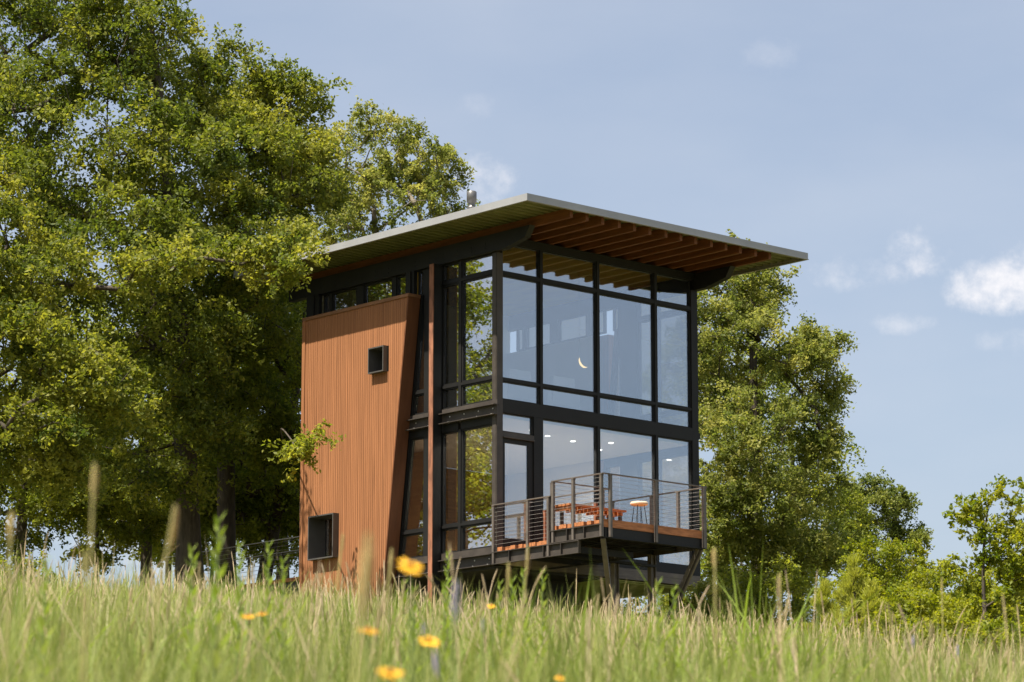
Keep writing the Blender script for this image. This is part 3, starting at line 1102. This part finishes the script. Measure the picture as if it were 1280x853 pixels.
tree("oak_tree", "leaning slender tree nearest the footbridge with a leafy twig crossing the cedar wall", "tree", foot(316, 77),
     [lobe(330, 450, 75, 1.5), lobe(300, 520, 74, 1.6, 1.1), lobe(350, 560, 74, 1.1), lobe(355, 400, 76, 1.2), lobe(340, 620, 77, 1.2, .7), lobe(270, 590, 76, 1.4, .8), lobe(300, 655, 77, 1.2, .35), lobe(350, 665, 78, .9, .4), lobe(255, 640, 76, .9, .45),
      lobe(362, 556, 67.5, .24, .22), lobe(380, 556, 66.8, .28, .24), lobe(399, 556, 66.5, .15, .18)],
     260, 110, .110, 12, 'leaf_dark', trunk_r=.24, clump_r=.5, lean=(1.2, 0), group=GROVE, top=16.5)
tree("oak_tree", "thin trunked tree at the back of the left grove with sky showing under its crown", "tree", foot(186, 83),
     [lobe(190, 400, 83, 2.2), lobe(120, 480, 83, 2.0), lobe(200, 560, 83, 2.0, 1.1), lobe(240, 470, 82, 1.8), lobe(100, 600, 84, 1.9, .8), lobe(30, 590, 84, 1.6, .8), lobe(225, 620, 83, 1.3, .6), lobe(150, 640, 83, 1.1, .35), lobe(205, 665, 84, .9, .3), lobe(115, 640, 84, .9, .3)],
     260, 110, .118, 17, 'leaf_dark', trunk_r=.20, clump_r=.62, group=GROVE, top=17)
tree("oak_tree", "dark trunked tree standing directly behind the footbridge railing", "tree", foot(352, 81),
     [lobe(360, 470, 81, 1.4), lobe(330, 380, 80, 1.5), lobe(365, 340, 80, 1.3), lobe(300, 440, 80, 1.5), lobe(350, 600, 82, 1.5, .9), lobe(400, 450, 83, 1.5)],
     230, 110, .112, 21, 'leaf_dark', trunk_r=.22, clump_r=.55, group=GROVE, top=17)
tree("cottonwood_tree", "yellow green tree rising behind the roof with sparse upright twigs against the sky", "tree", foot(470, 86),
     [lobe(440, 210, 86, 1.5, 1.5), lobe(500, 200, 86, 1.3, 1.35), lobe(470, 160, 86, 1.0, .6), lobe(540, 225, 86, .9, 1.0), lobe(560, 215, 87, .55, .7), lobe(480, 270, 85, 1.8, 1.3), lobe(410, 250, 85, 1.5, 1.5), lobe(560, 275, 86, .8, .5),
      lobe(430, 340, 86, 2.0), lobe(470, 450, 86, 2.5)],
     330, 95, .105, 26, 'leaf_pale', 'bark_pale', trunk_r=.30, clump_r=.40, top=20.5, flat=1.0, tintmid=.62)
tree("oak_tree", "bright leafed oak bough reaching in at the left edge in front of the grove", "tree", foot(-130, 60),
     [lobe(-30, 420, 60, 1.8), lobe(50, 430, 59.5, 1.2, .9), lobe(110, 470, 59.5, 1.0, .55), lobe(60, 510, 59.5, 1.4, .8), lobe(145, 505, 60, .6, .45), lobe(20, 570, 60, 1.2, .6), lobe(90, 580, 60, .8, .4), lobe(-60, 300, 61, 2.0), lobe(20, 350, 60, 1.0, .6), lobe(120, 340, 61.5, 1.0, .5), lobe(210, 325, 61.5, .9, .45), lobe(285, 322, 61.3, .75, .42), lobe(345, 314, 61, .65, .40), lobe(390, 308, 61, .34, .28),
      lobe(-160, 350, 61, 2.4), lobe(-120, 200, 62, 2.2), lobe(-100, 500, 60, 1.8)],
     440, 115, .105, 31, 'leaf_oak', trunk_r=.34, clump_r=.5, group=GROVE, top=16.5, flat=.5, tintmid=.7)
tree("oak_tree", "low drooping tree at the far left edge with lacy leaves against pale sky", "tree", foot(20, 78),
     [lobe(10, 560, 78, 1.9, .9), lobe(60, 620, 78, 1.4, .5), lobe(-40, 620, 78, 1.8, .8), lobe(90, 520, 78, 1.5, .8), lobe(0, 460, 79, 2.2), lobe(10, 670, 78, .9, .3)],
     170, 90, .112, 37, 'leaf_dark', trunk_r=.18, clump_r=.55, group=GROVE, top=15)
# trees far to the left of the view, mirrored in the side glass
for k, (x, y, h, lb) in enumerate(((-24, 71, 12, "sparse tall oak just outside the left edge of the view"), (-37, 75, 12, "sparse oak at the far left end of the grove"), (-30, 70, 13, "sparse oak between the other two beyond the left edge"))):
    z = float(ground(x, y))
    tree("oak_tree", lb, "tree", (x, y, z - .1),
         [((x, y, z + h * .62), (3.6, 3.6, 3.2)), ((x - 2, y + 1, z + h * .5), (2.8, 2.8, 2.2)), ((x + 2, y - 1, z + h * .55), (2.8, 2.8, 2.2)), ((x, y, z + h * .85), (2.4, 2.4, 1.8))],
         150, 90, .15, 60 + k, 'leaf_oak', trunk_r=.35, clump_r=.8, group=GROVE)

UND = "small understory trees below the left grove"
for px_, d_, sd_, lb_ in ((125, 77, 91, "understory tree with drooping twigs below the bright bough at the left"), (268, 79, 92, "understory tree filling the gap right of the big flared trunk"),
                          (345, 84, 93, "understory tree right beside the cedar wall beyond the footbridge"), (205, 87, 94, "understory tree left of the big flared trunk, far back")):
    tree("understory_tree", lb_, "tree", foot(px_, d_),
         [lobe(px_, 600, d_, 1.3, .7), lobe(px_ - 35, 640, d_, .9, .45), lobe(px_ + 30, 650, d_, .9, .4), lobe(px_ + 5, 685, d_, .8, .3), lobe(px_ + 10, 550, d_ - 1, 1.2, .8)],
         170, 75, .11, sd_, 'leaf_dark', trunk_r=.07, clump_r=.42, group=UND, tintmid=.6)
tree("maple_tree", "broad sunlit maple growing right behind the house corner and balcony", "tree", foot(955, 81),
     [lobe(905, 365, 81, 1.6, 1.2), lobe(950, 370, 81, .75, .9), lobe(905, 315, 82, .6, .35), lobe(935, 440, 80, 1.6, 1.3), lobe(1005, 450, 80.5, 1.0, .85), lobe(1030, 425, 81, .5, .5), lobe(1035, 480, 81, .45, .5), lobe(1000, 530, 80, 1.1, .9), lobe(930, 540, 78.5, 1.5, 1.2),
      lobe(1020, 600, 80, .85, .9), lobe(960, 620, 78.5, 1.4, .9), lobe(900, 640, 79, 1.3, .9), lobe(1000, 680, 80, 1.2, .8), lobe(930, 700, 80, 1.5, .7), lobe(860, 480, 82, 1.5, 1.5), lobe(850, 620, 82, 1.5, 1.5)],
     560, 110, .100, 41, 'leaf_pale', trunk_r=.28, clump_r=.48, top=17.5, flat=.6, tintmid=.55)
tree("maple_tree", "darker tree filling in behind the sunlit maple right of the house", "tree", foot(1000, 90),
     [lobe(980, 560, 90, 2.0, 2.0), lobe(930, 480, 90, 1.8, 2.0), lobe(1020, 660, 90, 1.6, 1.2), lobe(950, 690, 90, 2.2, 1.0)],
     200, 100, .11, 43, 'leaf_dark', trunk_r=.24, clump_r=.6, top=15)
tree("ash_tree", "small grey green tree farther back beyond the shrubs right of the maple", "tree", foot(1100, 96),
     [lobe(1090, 640, 96, 1.0, .8), lobe(1070, 680, 95, 1.0, .7), lobe(1115, 630, 96, .7, .55), lobe(1130, 680, 96, .7, .8), lobe(1085, 615, 96, .7, .35), lobe(1060, 640, 95, .7, .9), lobe(1100, 730, 96, 1.4, .8)],
     190, 90, .105, 47, 'leaf_pale', trunk_r=.14, clump_r=.42, top=12.6, flat=.8, tintmid=.3)
tree("sapling_tree", "airy young tree at the right edge with few long twigs against the sky", "tree", foot(1238, 43),
     [lobe(1235, 660, 43, .42, .38), lobe(1262, 630, 43, .30, .38), lobe(1215, 640, 43, .25, .22), lobe(1265, 590, 43, .09, .10), lobe(1205, 618, 43, .12, .08), lobe(1250, 720, 43, .60, .45), lobe(1290, 690, 43, .5, .6), lobe(1195, 700, 43, .2, .14), lobe(1240, 780, 43, .7, .4)],
     140, 40, .070, 53, 'leaf_bright', trunk_r=.045, clump_r=.17, top=6.15, flat=.9, shell=.3, twig_r=.004)
SHR = "yellow green shrubs at the right edge of the meadow"


def shrub(label, px, py, d, w, h, seed, leafm='leaf_bright', n=110, per=60, size=.06, name="shrub", grp=SHR, upd=.38, cr=.2, tintmid=.5):
    p = at(px, py, d)
    b = (p.x, d, float(ground(p.x, d)) - .05)
    lb = [((p.x, d, p.z - h * .5), (w * .5, w * .5, h * .5)), ((p.x - w * .3, d, p.z - h * .65), (w * .35, w * .4, h * .4)), ((p.x + w * .3, d + .2, p.z - h * .6), (w * .35, w * .4, h * .42)),
          ((p.x, d, p.z - h), (w * .62, w * .5, h * .5))]
    return tree(name, label, "shrub", b, lb, n, per, size, seed, leafm, trunk_r=.035, clump_r=cr, group=grp, twig_r=.005, multi=1, upd=upd, tintmid=tintmid, top=b[2] + (p.z - b[2]) * .6, flat=.9)


shrub("dense yellow green shrub below the small grey green tree", 1105, 672, 54, 1.5, 1.3, 71, n=150)
shrub("low yellow green shrub spreading between the dense shrub and the airy young tree", 1180, 705, 50, 1.3, 1.0, 72, n=120)
shrub("bright shrub filling the lower right corner around the airy young tree", 1260, 715, 45, 1.4, 1.1, 73, n=150)
shrub("low bright shrub in front of the dense yellow green shrub", 1130, 735, 44, 1.3, .7, 74, n=110)
shrub("low shrub at the meadow edge under the airy young tree", 1205, 768, 38, 1.5, .7, 84, n=120)
shrub("lowest bright shrub at the meadow edge right of the young pines", 1120, 772, 38, 1.3, .6, 85, n=110)
shrub("bright shrub behind the airy young tree at the right edge", 1275, 690, 52, 1.6, 1.3, 87, n=150)
shrub("bright shrub in the very corner at the lower right", 1285, 765, 37, 1.2, .8, 86, n=110)
shrub("pale small leaved shrub growing beside the right foot of the house", 885, 722, 67, 1.1, 1.0, 76, leafm='leaf_pale', n=90, size=.065, grp=None, tintmid=.6)
shrub("dark shrub in the shade under the maple right of the house", 960, 700, 74, 2.6, 1.6, 77, leafm='leaf_dark', n=130, size=.09, grp=None, cr=.35)
shrub("dark shrub behind the house seen through the gap under its floor", 790, 722, 79, 4.8, 2.0, 79, leafm='leaf_dark', n=290, size=.10, grp=None, cr=.4)
shrub("round shrub half hidden by grass at the left edge under the trees", 15, 690, 70, 1.6, 1.2, 78, leafm='leaf_dark', n=70, size=.09, grp=None, cr=.3)


def pine(label, px, py, d, h, w, seed):
    rs = np.random.RandomState(seed)
    p = at(px, py, d)
    gz = float(ground(p.x, d))
    b = np.array([p.x, d, gz])
    e = bpy.data.objects.new("young_pine", None)
    COL.objects.link(e)
    e.location = b
    tag(e, label, "pine tree", "fluffy young pines in front of the maple")
    H = p.z - gz
    tr_ = MB().tube([(0, 0, -.1), (0.02, 0, H * .5), (0, 0, H * .97)], [.04, .028, .008], 7)
    tips = []
    for k in range(26):
        t = rs.uniform(.12, 1)
        a = rs.uniform(0, 6.283)
        L = w * (1.05 - t) * rs.uniform(.7, 1.1)
        z0 = H * t * .93
        q = np.array([L * math.cos(a), L * math.sin(a), z0 + L * .55])
        tr_.tube([(0, 0, z0), tuple(q * [.55, .55, 1] - [0, 0, L * .15]), tuple(q)], [.014, .010, .005], 5)
        for s_ in (.45, .7, 1.0):
            tips.append((np.array([0, 0, z0]) * (1 - s_) + q * s_, q / np.linalg.norm(q)))
    tips.append((np.array([0, 0, H]), np.array([0, 0, 1.])))
    build("trunk", tr_, M['bark'], e, (0, 0, 0), True)
    V, Q, T = [], [], []
    for c, dr in tips:
        m_ = 110
        dd = rs.normal(0, .55, (m_, 3)) + dr * .9 + [0, 0, .35]
        dd /= np.linalg.norm(dd, axis=1)[:, None]
        sd = np.cross(dd, rs.normal(0, 1, (m_, 3)))
        sd /= np.linalg.norm(sd, axis=1)[:, None]
        L = rs.uniform(.08, .13, m_)[:, None]
        a = c + rs.normal(0, .025, (m_, 3))
        q = np.stack([a - sd * .005, a + sd * .005, a + dd * L + sd * .003, a + dd * L - sd * .003], 1)
        o = sum(len(x) for x in V)
        V.append(q.reshape(-1, 3))
        Q.append(o + np.arange(m_)[:, None] * 4 + np.arange(4)[None])
        T.append(np.clip(rs.normal(.55, .2, m_), 0, 1))
    me = big_mesh("needles", np.concatenate(V), np.concatenate(Q), np.concatenate(T))
    link("needles", me, M['needle'], e)


pine("taller fluffy young pine in front of the shade below the maple", 1066, 705, 42, 1.5, .55, 81)
pine("shorter fluffy young pine left of the taller one", 1030, 735, 43, 1.1, .45, 82)
pine("low fluffy young pine peeking over the grass between shrub and taller pine", 1090, 735, 41, 1.1, .4, 83)


# ------------------------------------------------------------------ meadow grass
def noise2(x, y, s):
    return (np.sin(x * 1.7 * s + 1.3 * np.sin(y * .9 * s)) + np.sin(y * 1.3 * s + 2.1 * np.sin(x * .7 * s + 1)) + np.sin((x + y) * .8 * s + .5)) / 3


def scatter(rs, y0, y1, dens, margin=4.0, k=.205):
    area = k * (y1 ** 2 - y0 ** 2) + 2 * margin * (y1 - y0)
    n = int(area * dens)
    y = np.sqrt(rs.uniform(y0 ** 2, y1 ** 2, n))
    x = rs.uniform(-1, 1, n) * (k * y + margin)
    dx, dy = x - HC[0], y - HC[1]
    u = math.cos(ROT) * dx + math.sin(ROT) * dy
    v = -math.sin(ROT) * dx + math.cos(ROT) * dy
    keep = ~((u > -.45) & (u < 6.5) & (v > .1) & (v < 6.6))
    return x[keep], y[keep]


def blades(rs, x, y, h, w, bend, seg=4, droop=.0):
    n = len(x)
    z = ground(x, y) - .03
    a = rs.uniform(0, 2 * np.pi, n)
    lean = rs.normal(0, .13, (n, 2))
    b = bend * np.abs(rs.normal(.6, .45, n))
    t = np.linspace(0, 1, seg + 1)
    px = x[:, None] + h[:, None] * (lean[:, :1] * t + (np.cos(a) * b)[:, None] * t ** 2.2)
    py = y[:, None] + h[:, None] * (lean[:, 1:] * t + (np.sin(a) * b)[:, None] * t ** 2.2)
    pz = z[:, None] + h[:, None] * (t - (b * .35 + droop * b)[:, None] * t ** 3)
    wa = a + np.pi / 2 + rs.normal(0, .5, n)
    tw = np.where(t < .75, 1 - .25 * t, np.maximum(.06, (1 - t) * 3.25))
    wx = (np.cos(wa) * w)[:, None] * tw * .5
    wy = (np.sin(wa) * w)[:, None] * tw * .5
    L = np.stack([px - wx, py - wy, pz], -1)
    Rr = np.stack([px + wx, py + wy, pz], -1)
    V = np.stack([L, Rr], 2).reshape(-1, 3)
    s2 = 2 * (seg + 1)
    i = np.arange(n)[:, None, None] * s2
    k = np.arange(seg)[None, :, None] * 2
    Q = (i + k + np.array([0, 1, 3, 2])[None, None]).reshape(-1, 4)
    return V, Q, seg


def grass_object(name, label, parts, m):
    V, Q, T = [], [], []
    o = 0
    for v_, q_, t_ in parts:
        V.append(v_)
        Q.append(q_ + o)
        T.append(t_)
        o += len(v_)
    me = big_mesh(name, np.concatenate(V), np.concatenate(Q), np.concatenate(T))
    return tag(link(name, me, m), label, "grass", kind='stuff')


rs = np.random.RandomState(5)
parts = []
for y0, y1, dens, wd in ((2.6, 6, 520, .0042), (6, 14, 330, .0048), (14, 28, 170, .006), (28, 48, 85, .008), (48, 80, 50, .011)):
    x, y = scatter(rs, y0, y1, dens)
    pn = noise2(x, y, .9)
    pm = noise2(x + 7, y - 3, .35)
    h = np.clip(rs.normal(.575, .11, len(x)) + .07 * pn + .05 * pm - .02 + .22 * rs.uniform(.3, 1, len(x)) * (rs.uniform(0, 1, len(x)) > .95), .22, .70 + .022 * y)
    v_, q_, sg = blades(rs, x, y, h, wd * rs.uniform(.6, 1.5, len(x)), .36)
    tn = np.clip(.42 + .18 * noise2(x + 3, y * .6, 1.3) + .24 * pm + rs.normal(0, .22, len(x)), 0, 1)
    parts.append((v_, q_, np.repeat(tn, sg)))
grass_object("meadow_grass", "tall pale green meadow grass covering the slope below the house", parts, M['grass'])
# broad bright blades in tufts
parts = []
tx, ty = scatter(rs, 4, 45, .8)
for x0, y0 in zip(tx, ty):
    n = rs.randint(5, 13)
    x = x0 + rs.normal(0, .07, n)
    y = y0 + rs.normal(0, .07, n)
    v_, q_, sg = blades(rs, x, y, rs.uniform(.55, .95, n) * rs.uniform(.85, 1.0), rs.uniform(.009, .016, n), .62, seg=7, droop=.25)
    parts.append((v_, q_, np.repeat(np.clip(rs.normal(.5, .2, n), 0, 1), sg)))
for px, d, ty_ in ((943, 15, 690), (958, 16, 700), (975, 15.5, 705), (930, 17, 715), (1000, 15, 722), (625, 16, 722), (700, 15, 728), (728, 14, 722), (800, 13, 722), (870, 14, 735)):
    n = 15
    p = at(px, ty_, d)
    x = p.x + rs.normal(0, .06, n)
    y = d + rs.normal(0, .08, n)
    v_, q_, sg = blades(rs, x, y, (p.z - float(ground(p.x, d))) * rs.uniform(.72, 1.18, n), rs.uniform(.010, .016, n), .5, seg=7, droop=.25)
    parts.append((v_, q_, np.repeat(np.clip(rs.normal(.5, .2, n), 0, 1), sg)))
grass_object("broad_grass", "broad bright green blades in tufts among the meadow grass", parts, M['blade'])


def spindle_stems(rs, x, y, h, hl, hr):
    """thin stem with a spindle-shaped seed head on top; 4-sided"""
    n = len(x)
    z = ground(x, y) - .03
    a = rs.uniform(0, 2 * np.pi, n)
    b = np.abs(rs.normal(.12, .14, n)) + .02
    prof = [(0, .0022), (.5, .002), (1.0, .0018)]
    hp_ = [(0, .3), (.15, .8), (.5, 1.0), (.85, .6), (1.0, .12)]
    ts = [p[0] for p in prof] + [1 + p[0] for p in hp_]
    rows = []
    for k, t in enumerate(ts):
        if t <= 1 and k < 3:
            s_ = t * h
            r_ = np.full(n, prof[k][1]) * np.maximum(1, y / 14)
        else:
            s_ = h + (t - 1) * hl
            r_ = hr * hp_[k - 3][1]
        f = (s_ / (h + hl))
        cx_ = x + np.cos(a) * b * (h + hl) * f ** 2.2
        cy_ = y + np.sin(a) * b * (h + hl) * f ** 2.2
        cz_ = z + s_ * (1 - .25 * b * f ** 2)
        for q in range(4):
            rows.append(np.stack([cx_ + np.cos(q * np.pi / 2 + a) * r_, cy_ + np.sin(q * np.pi / 2 + a) * r_, cz_], -1))
    V = np.stack(rows, 1)
    nr = V.shape[1]
    Q = []
    for k in range(len(ts) - 1):
        for q in range(4):
            Q.append([k * 4 + q, k * 4 + (q + 1) % 4, k * 4 + 4 + (q + 1) % 4, k * 4 + 4 + q])
    Q = np.array(Q)
    QQ = (np.arange(n)[:, None, None] * nr + Q[None]).reshape(-1, 4)
    return V.reshape(-1, 3), QQ, len(Q)


parts = []
for y0, y1, dens in ((7, 10, 6), (10, 20, 10), (20, 45, 6), (45, 78, 2)):
    x, y = scatter(rs, y0, y1, dens)
    keep = rs.uniform(-1, 1, len(x)) < noise2(x, y, .5) + .5
    x, y = x[keep], y[keep]
    n = len(x)
    h = np.clip(rs.normal(.61, .11, n), .38, .72 + .009 * y)
    v_, q_, sg = spindle_stems(rs, x, y, h, rs.uniform(.07, .14, n), rs.uniform(.003, .0055, n) * np.maximum(1, y / 25))
    parts.append((v_, q_, np.repeat(np.clip(rs.normal(.5, .25, n), 0, 1), sg)))
grass_object("dry_seed_grass", "dry tan seed stems standing through the meadow grass", parts, M['seed'])


# ------------------------------------------------------------------ single plants that stand out
def plant_root(name, label, cat, top, group):
    gz = float(ground(top.x, top.y))
    e = bpy.data.objects.new(name, None)
    COL.objects.link(e)
    e.location = (top.x, top.y, gz)
    tag(e, label, cat, group)
    return e, gz


def flower(label, px, py, d, w, tilt, seed, n=13):
    rs = random.Random(seed)
    p = at(px, py, d)
    e, gz = plant_root("yellow_flower", label, "flower", p, "yellow coreopsis flowers in the meadow")
    H = p.z - gz
    build("stem", MB().tube([(0.03, 0.02, -.02), (.012, .01, H * .5), (0, 0, H)], .0025, 6), M['stem'], e)
    ax = Vector((math.sin(tilt[0]), -math.sin(tilt[1]), 1)).normalized()
    a = ax.orthogonal().normalized()
    b = ax.cross(a)
    c = Vector((0, 0, H))
    m_ = MB()
    for k in range(n):
        t = 2 * math.pi * k / n + rs.uniform(-.1, .1)
        dr = a * math.cos(t) + b * math.sin(t)
        sd = ax.cross(dr)
        L = w * rs.uniform(.9, 1.08)
        dz = rs.uniform(-.12, .18)
        pr = [(.16, .06), (.5, .15), (.8, .17), (1.0, .09)]
        vs = []
        for q, hw in pr:
            base_ = c + dr * L * q + ax * L * (dz * q + .10 * q * (1 - q))
            vs += [base_ - sd * L * hw, base_ + sd * L * hw]
        o = [tuple(v_) for v_ in vs] + [tuple(v_ - ax * .0012) for v_ in vs]
        fs = []
        for q in range(3):
            fs += [(2 * q, 2 * q + 1, 2 * q + 3, 2 * q + 2), (8 + 2 * q, 8 + 2 * q + 2, 8 + 2 * q + 3, 8 + 2 * q + 1)]
        m_.add(o, fs)
    build("petals", m_, M['petal'], e)
    dm = MB().tube([c - ax * .004, c + ax * .002, c + ax * .007, c + ax * .010], [w * .22, w * .26, w * .19, w * .05], 12)
    build("flower_centre", dm, M['disc'], e, (0, 0, 0), True)


flower("largest yellow flower, tilted, in front of the slanting house window", 512, 708, 5.6, .026, (.55, .75), 1)
flower("yellow flower lower left of the lavender spike, seen from the side", 460, 789, 6.4, .024, (.15, .25), 2)
flower("yellow flower with an orange centre just below the tall lavender spike", 537, 802, 7.0, .024, (.2, .9), 3)
flower("right one of the close pair of small yellow flowers at lower left", 327, 768, 9.5, .020, (-.1, .3), 4)
flower("left one of the close pair of small yellow flowers at lower left", 310, 771, 9.2, .020, (.1, .3), 5)
flower("blurred yellow flower at the bottom edge below the other flowers", 487, 842, 5.0, .022, (.2, .5), 6)
flower("tiny yellow flower among leafy stalks under the balcony landing", 614, 758, 13, .020, (.1, .7), 7)
flower("faint small orange yellow flower near the bottom edge right of the lavender", 700, 848, 8, .014, (.1, .6), 8)


def spike(name, label, px, py, d, L, r_, m, seed, lean=0.0, cat="wildflower", group=None, py_base=None, nfl=46):
    """a stalk whose upper part carries many little florets or seeds"""
    rs = random.Random(seed)
    p = at(px, py, d)
    e, gz = plant_root(name, label, cat, p, group)
    H = p.z - gz
    sx = -lean
    path = [(sx * H * .6 * (1 - t) ** 1.5, 0.01 * math.sin(5 * t), -.02 + (H + .02) * t) for t in (0, .25, .5, .75, 1)]
    build("stem", MB().tube(path, .0022, 6), M['stem'] if m == 'lav' else M['olive'], e)
    m_ = MB()
    for k in range(nfl):
        t = (k + rs.random()) / nfl
        z = H - .85 * L * (1 - t)
        tt = z / H
        cx_ = sx * H * .6 * (1 - tt) ** 1.5
        rr_ = .74 * r_ * math.sin(math.pi * (.12 + .80 * t)) ** .7
        a = k * 2.4 + rs.random()
        o = Vector((cx_ + rr_ * .55 * math.cos(a), rr_ * .55 * math.sin(a), z))
        dr = Vector((math.cos(a) * .8, math.sin(a) * .8, .9)).normalized()
        m_.tube([o - dr * rr_ * .5, o + dr * rr_ * .1, o + dr * rr_ * .75], [rr_ * .18, rr_ * .42, rr_ * .10], 5)
    build("flower_spike" if m == 'lav' else "seed_head", m_, M[m], e, (0, 0, 0), True)


LV = "lavender coloured flower spikes in the meadow"
spike("lavender_spike", "tallest lavender flower spike standing between the yellow flowers", 571, 724, 5.2, .085, .010, 'lav', 1, .12, group=LV)
spike("lavender_spike", "pale lavender spike slanting under the yellow flower with orange centre", 545, 812, 5.6, .06, .008, 'lav', 2, -.5, group=LV)
spike("lavender_spike", "small lavender spike right of the tallest one near the white seed puff", 604, 772, 8, .05, .007, 'lav', 3, .05, group=LV)
spike("lavender_spike", "thin pale lavender spike left of the tallest one", 530, 775, 7, .05, .006, 'lav', 4, .0, group=LV)
spike("lavender_spike", "lavender spike at lower right in front of the bright shrub", 1142, 793, 11, .06, .008, 'lav', 5, .05, group=LV)
spike("lavender_spike", "shorter lavender spike at lower right beside the other one", 1198, 806, 11, .05, .008, 'lav', 6, -.05, group=LV)
SG = "blurred close seed heads on tall stalks"
spike("seed_stalk", "tan upright seed head at the left edge of the meadow", 15, 640, 5.5, .065, .009, 'tan', 11, .02, "grass stalk", SG)
spike("seed_stalk", "yellowish seed head highest of all, left below the trees", 119, 580, 5.2, .075, .008, 'tan', 12, .06, "grass stalk", SG)
spike("seed_stalk", "tan seed head leaning far to the right in front of the big trunk", 220, 632, 5.2, .085, .008, 'tan', 13, .55, "grass stalk", SG)
spike("seed_stalk", "wide tan seed head blurred in front of the cedar wall", 461, 668, 3.3, .11, .010, 'tan', 14, .3, "grass stalk", SG, nfl=60)
spike("seed_stalk", "slim olive seed head below the highest one", 107, 690, 6.5, .07, .007, 'olive', 15, .03, "grass stalk", SG)
spike("seed_stalk", "thin tan seed head rising over the big cedar wall window", 429, 668, 9, .06, .006, 'tan', 16, .35, "grass stalk", SG)
spike("seed_stalk", "brown seed head beside the slanting house window", 490, 686, 8, .09, .008, 'tan', 17, .3, "grass stalk", SG)
spike("seed_stalk", "tan seed head in front of the dark space under the balcony landing", 660, 683, 9, .10, .007, 'tan', 18, .25, "grass stalk", SG)
spike("seed_stalk", "slender tan seed head left of the one under the landing", 636, 703, 9, .09, .007, 'tan', 19, .22, "grass stalk", SG)
spike("seed_stalk", "pale seed head standing in front of the right balcony brace", 893, 685, 8, .06, .008, 'tan', 20, .0, "grass stalk", SG)
spike("seed_stalk", "thin brown seed head right of the balcony in front of the dark shade", 975, 716, 12, .09, .006, 'tan', 21, -.05, "grass stalk", SG)
spike("seed_stalk", "straight tan seed head before the dense yellow green shrub", 1177, 722, 14, .10, .006, 'tan', 22, .03, "grass stalk", SG)


def leafy(label, px, py, d, seed, lw=.023, L=.072, nn=15):
    rs = random.Random(seed)
    p = at(px, py, d)
    e, gz = plant_root("leafy_weed", label, "weed", p, "leafy green weeds standing above the grass")
    H = p.z - gz
    build("stem", MB().tube([(rs.uniform(-.05, .05), 0, -.02), (0, 0, H * .6), (0, 0, H)], [.004, .003, .002], 6), M['stem'], e)
    V, Q, T = [], [], []
    for k in range(nn * 2):
        t = k / (nn * 2)
        z = H * (1 - .75 * (1 - t)) if True else 0
        z = H - (1 - t) * .42
        a = k * 2.4
        l_ = L * (1.1 - .55 * t) * rs.uniform(.8, 1.2)
        dr = np.array([math.cos(a) * .75, math.sin(a) * .75, .75 + .5 * t])
        dr /= np.linalg.norm(dr)
        sd = np.cross(dr, [0, 0, 1.])
        sd /= np.linalg.norm(sd)
        o = np.array([0, 0, z])
        w_ = lw * (1.1 - .5 * t)
        pts_ = [o, o + dr * l_ * .45 + sd * w_ * .5, o + dr * l_, o + dr * l_ * .45 - sd * w_ * .5]
        Q.append([len(V) + i for i in range(4)])
        V += pts_
        T.append(min(1, max(0, rs.gauss(.6, .15))))
    me = big_mesh("leaves", np.array(V), np.array(Q), T)
    link("leaves", me, M['blade'], e)


for k, (px, py, d, lb) in enumerate((
        (654, 712, 14, "tallest leafy weed in front of the dark space under the balcony"), (678, 714, 14, "leafy weed just right of the tallest one under the balcony"),
        (640, 725, 13.5, "leafy weed just left of the tallest one under the balcony"), (625, 728, 15, "leafy weed beside the tiny yellow flower"),
        (556, 730, 11, "leafy weed next to the tallest lavender spike"), (518, 735, 12, "leafy weed below the largest yellow flower"), (505, 728, 13, "slim leafy weed left below the largest yellow flower"),
        (273, 648, 8, "blurred leafy weed in front of the big trunk"), (300, 680, 11, "leafy weed in front of the footbridge railing's left end"), (336, 680, 12, "leafy weed in front of the footbridge railing's middle"),
        (354, 700, 12, "leafy weed close to the cedar wall's left edge"), (240, 685, 10, "leafy weed at the foot of the big trunk"), (842, 735, 13, "leafy weed before the right balcony brace"), (822, 728, 12, "leafy weed between the two steel balcony legs"),
        (57, 700, 9, "leafy weed near the left edge against pale sky"), (560, 690, 16, "narrow leafy weed rising to the floor beam"))):
    leafy(lb, px, py, d, 100 + k)
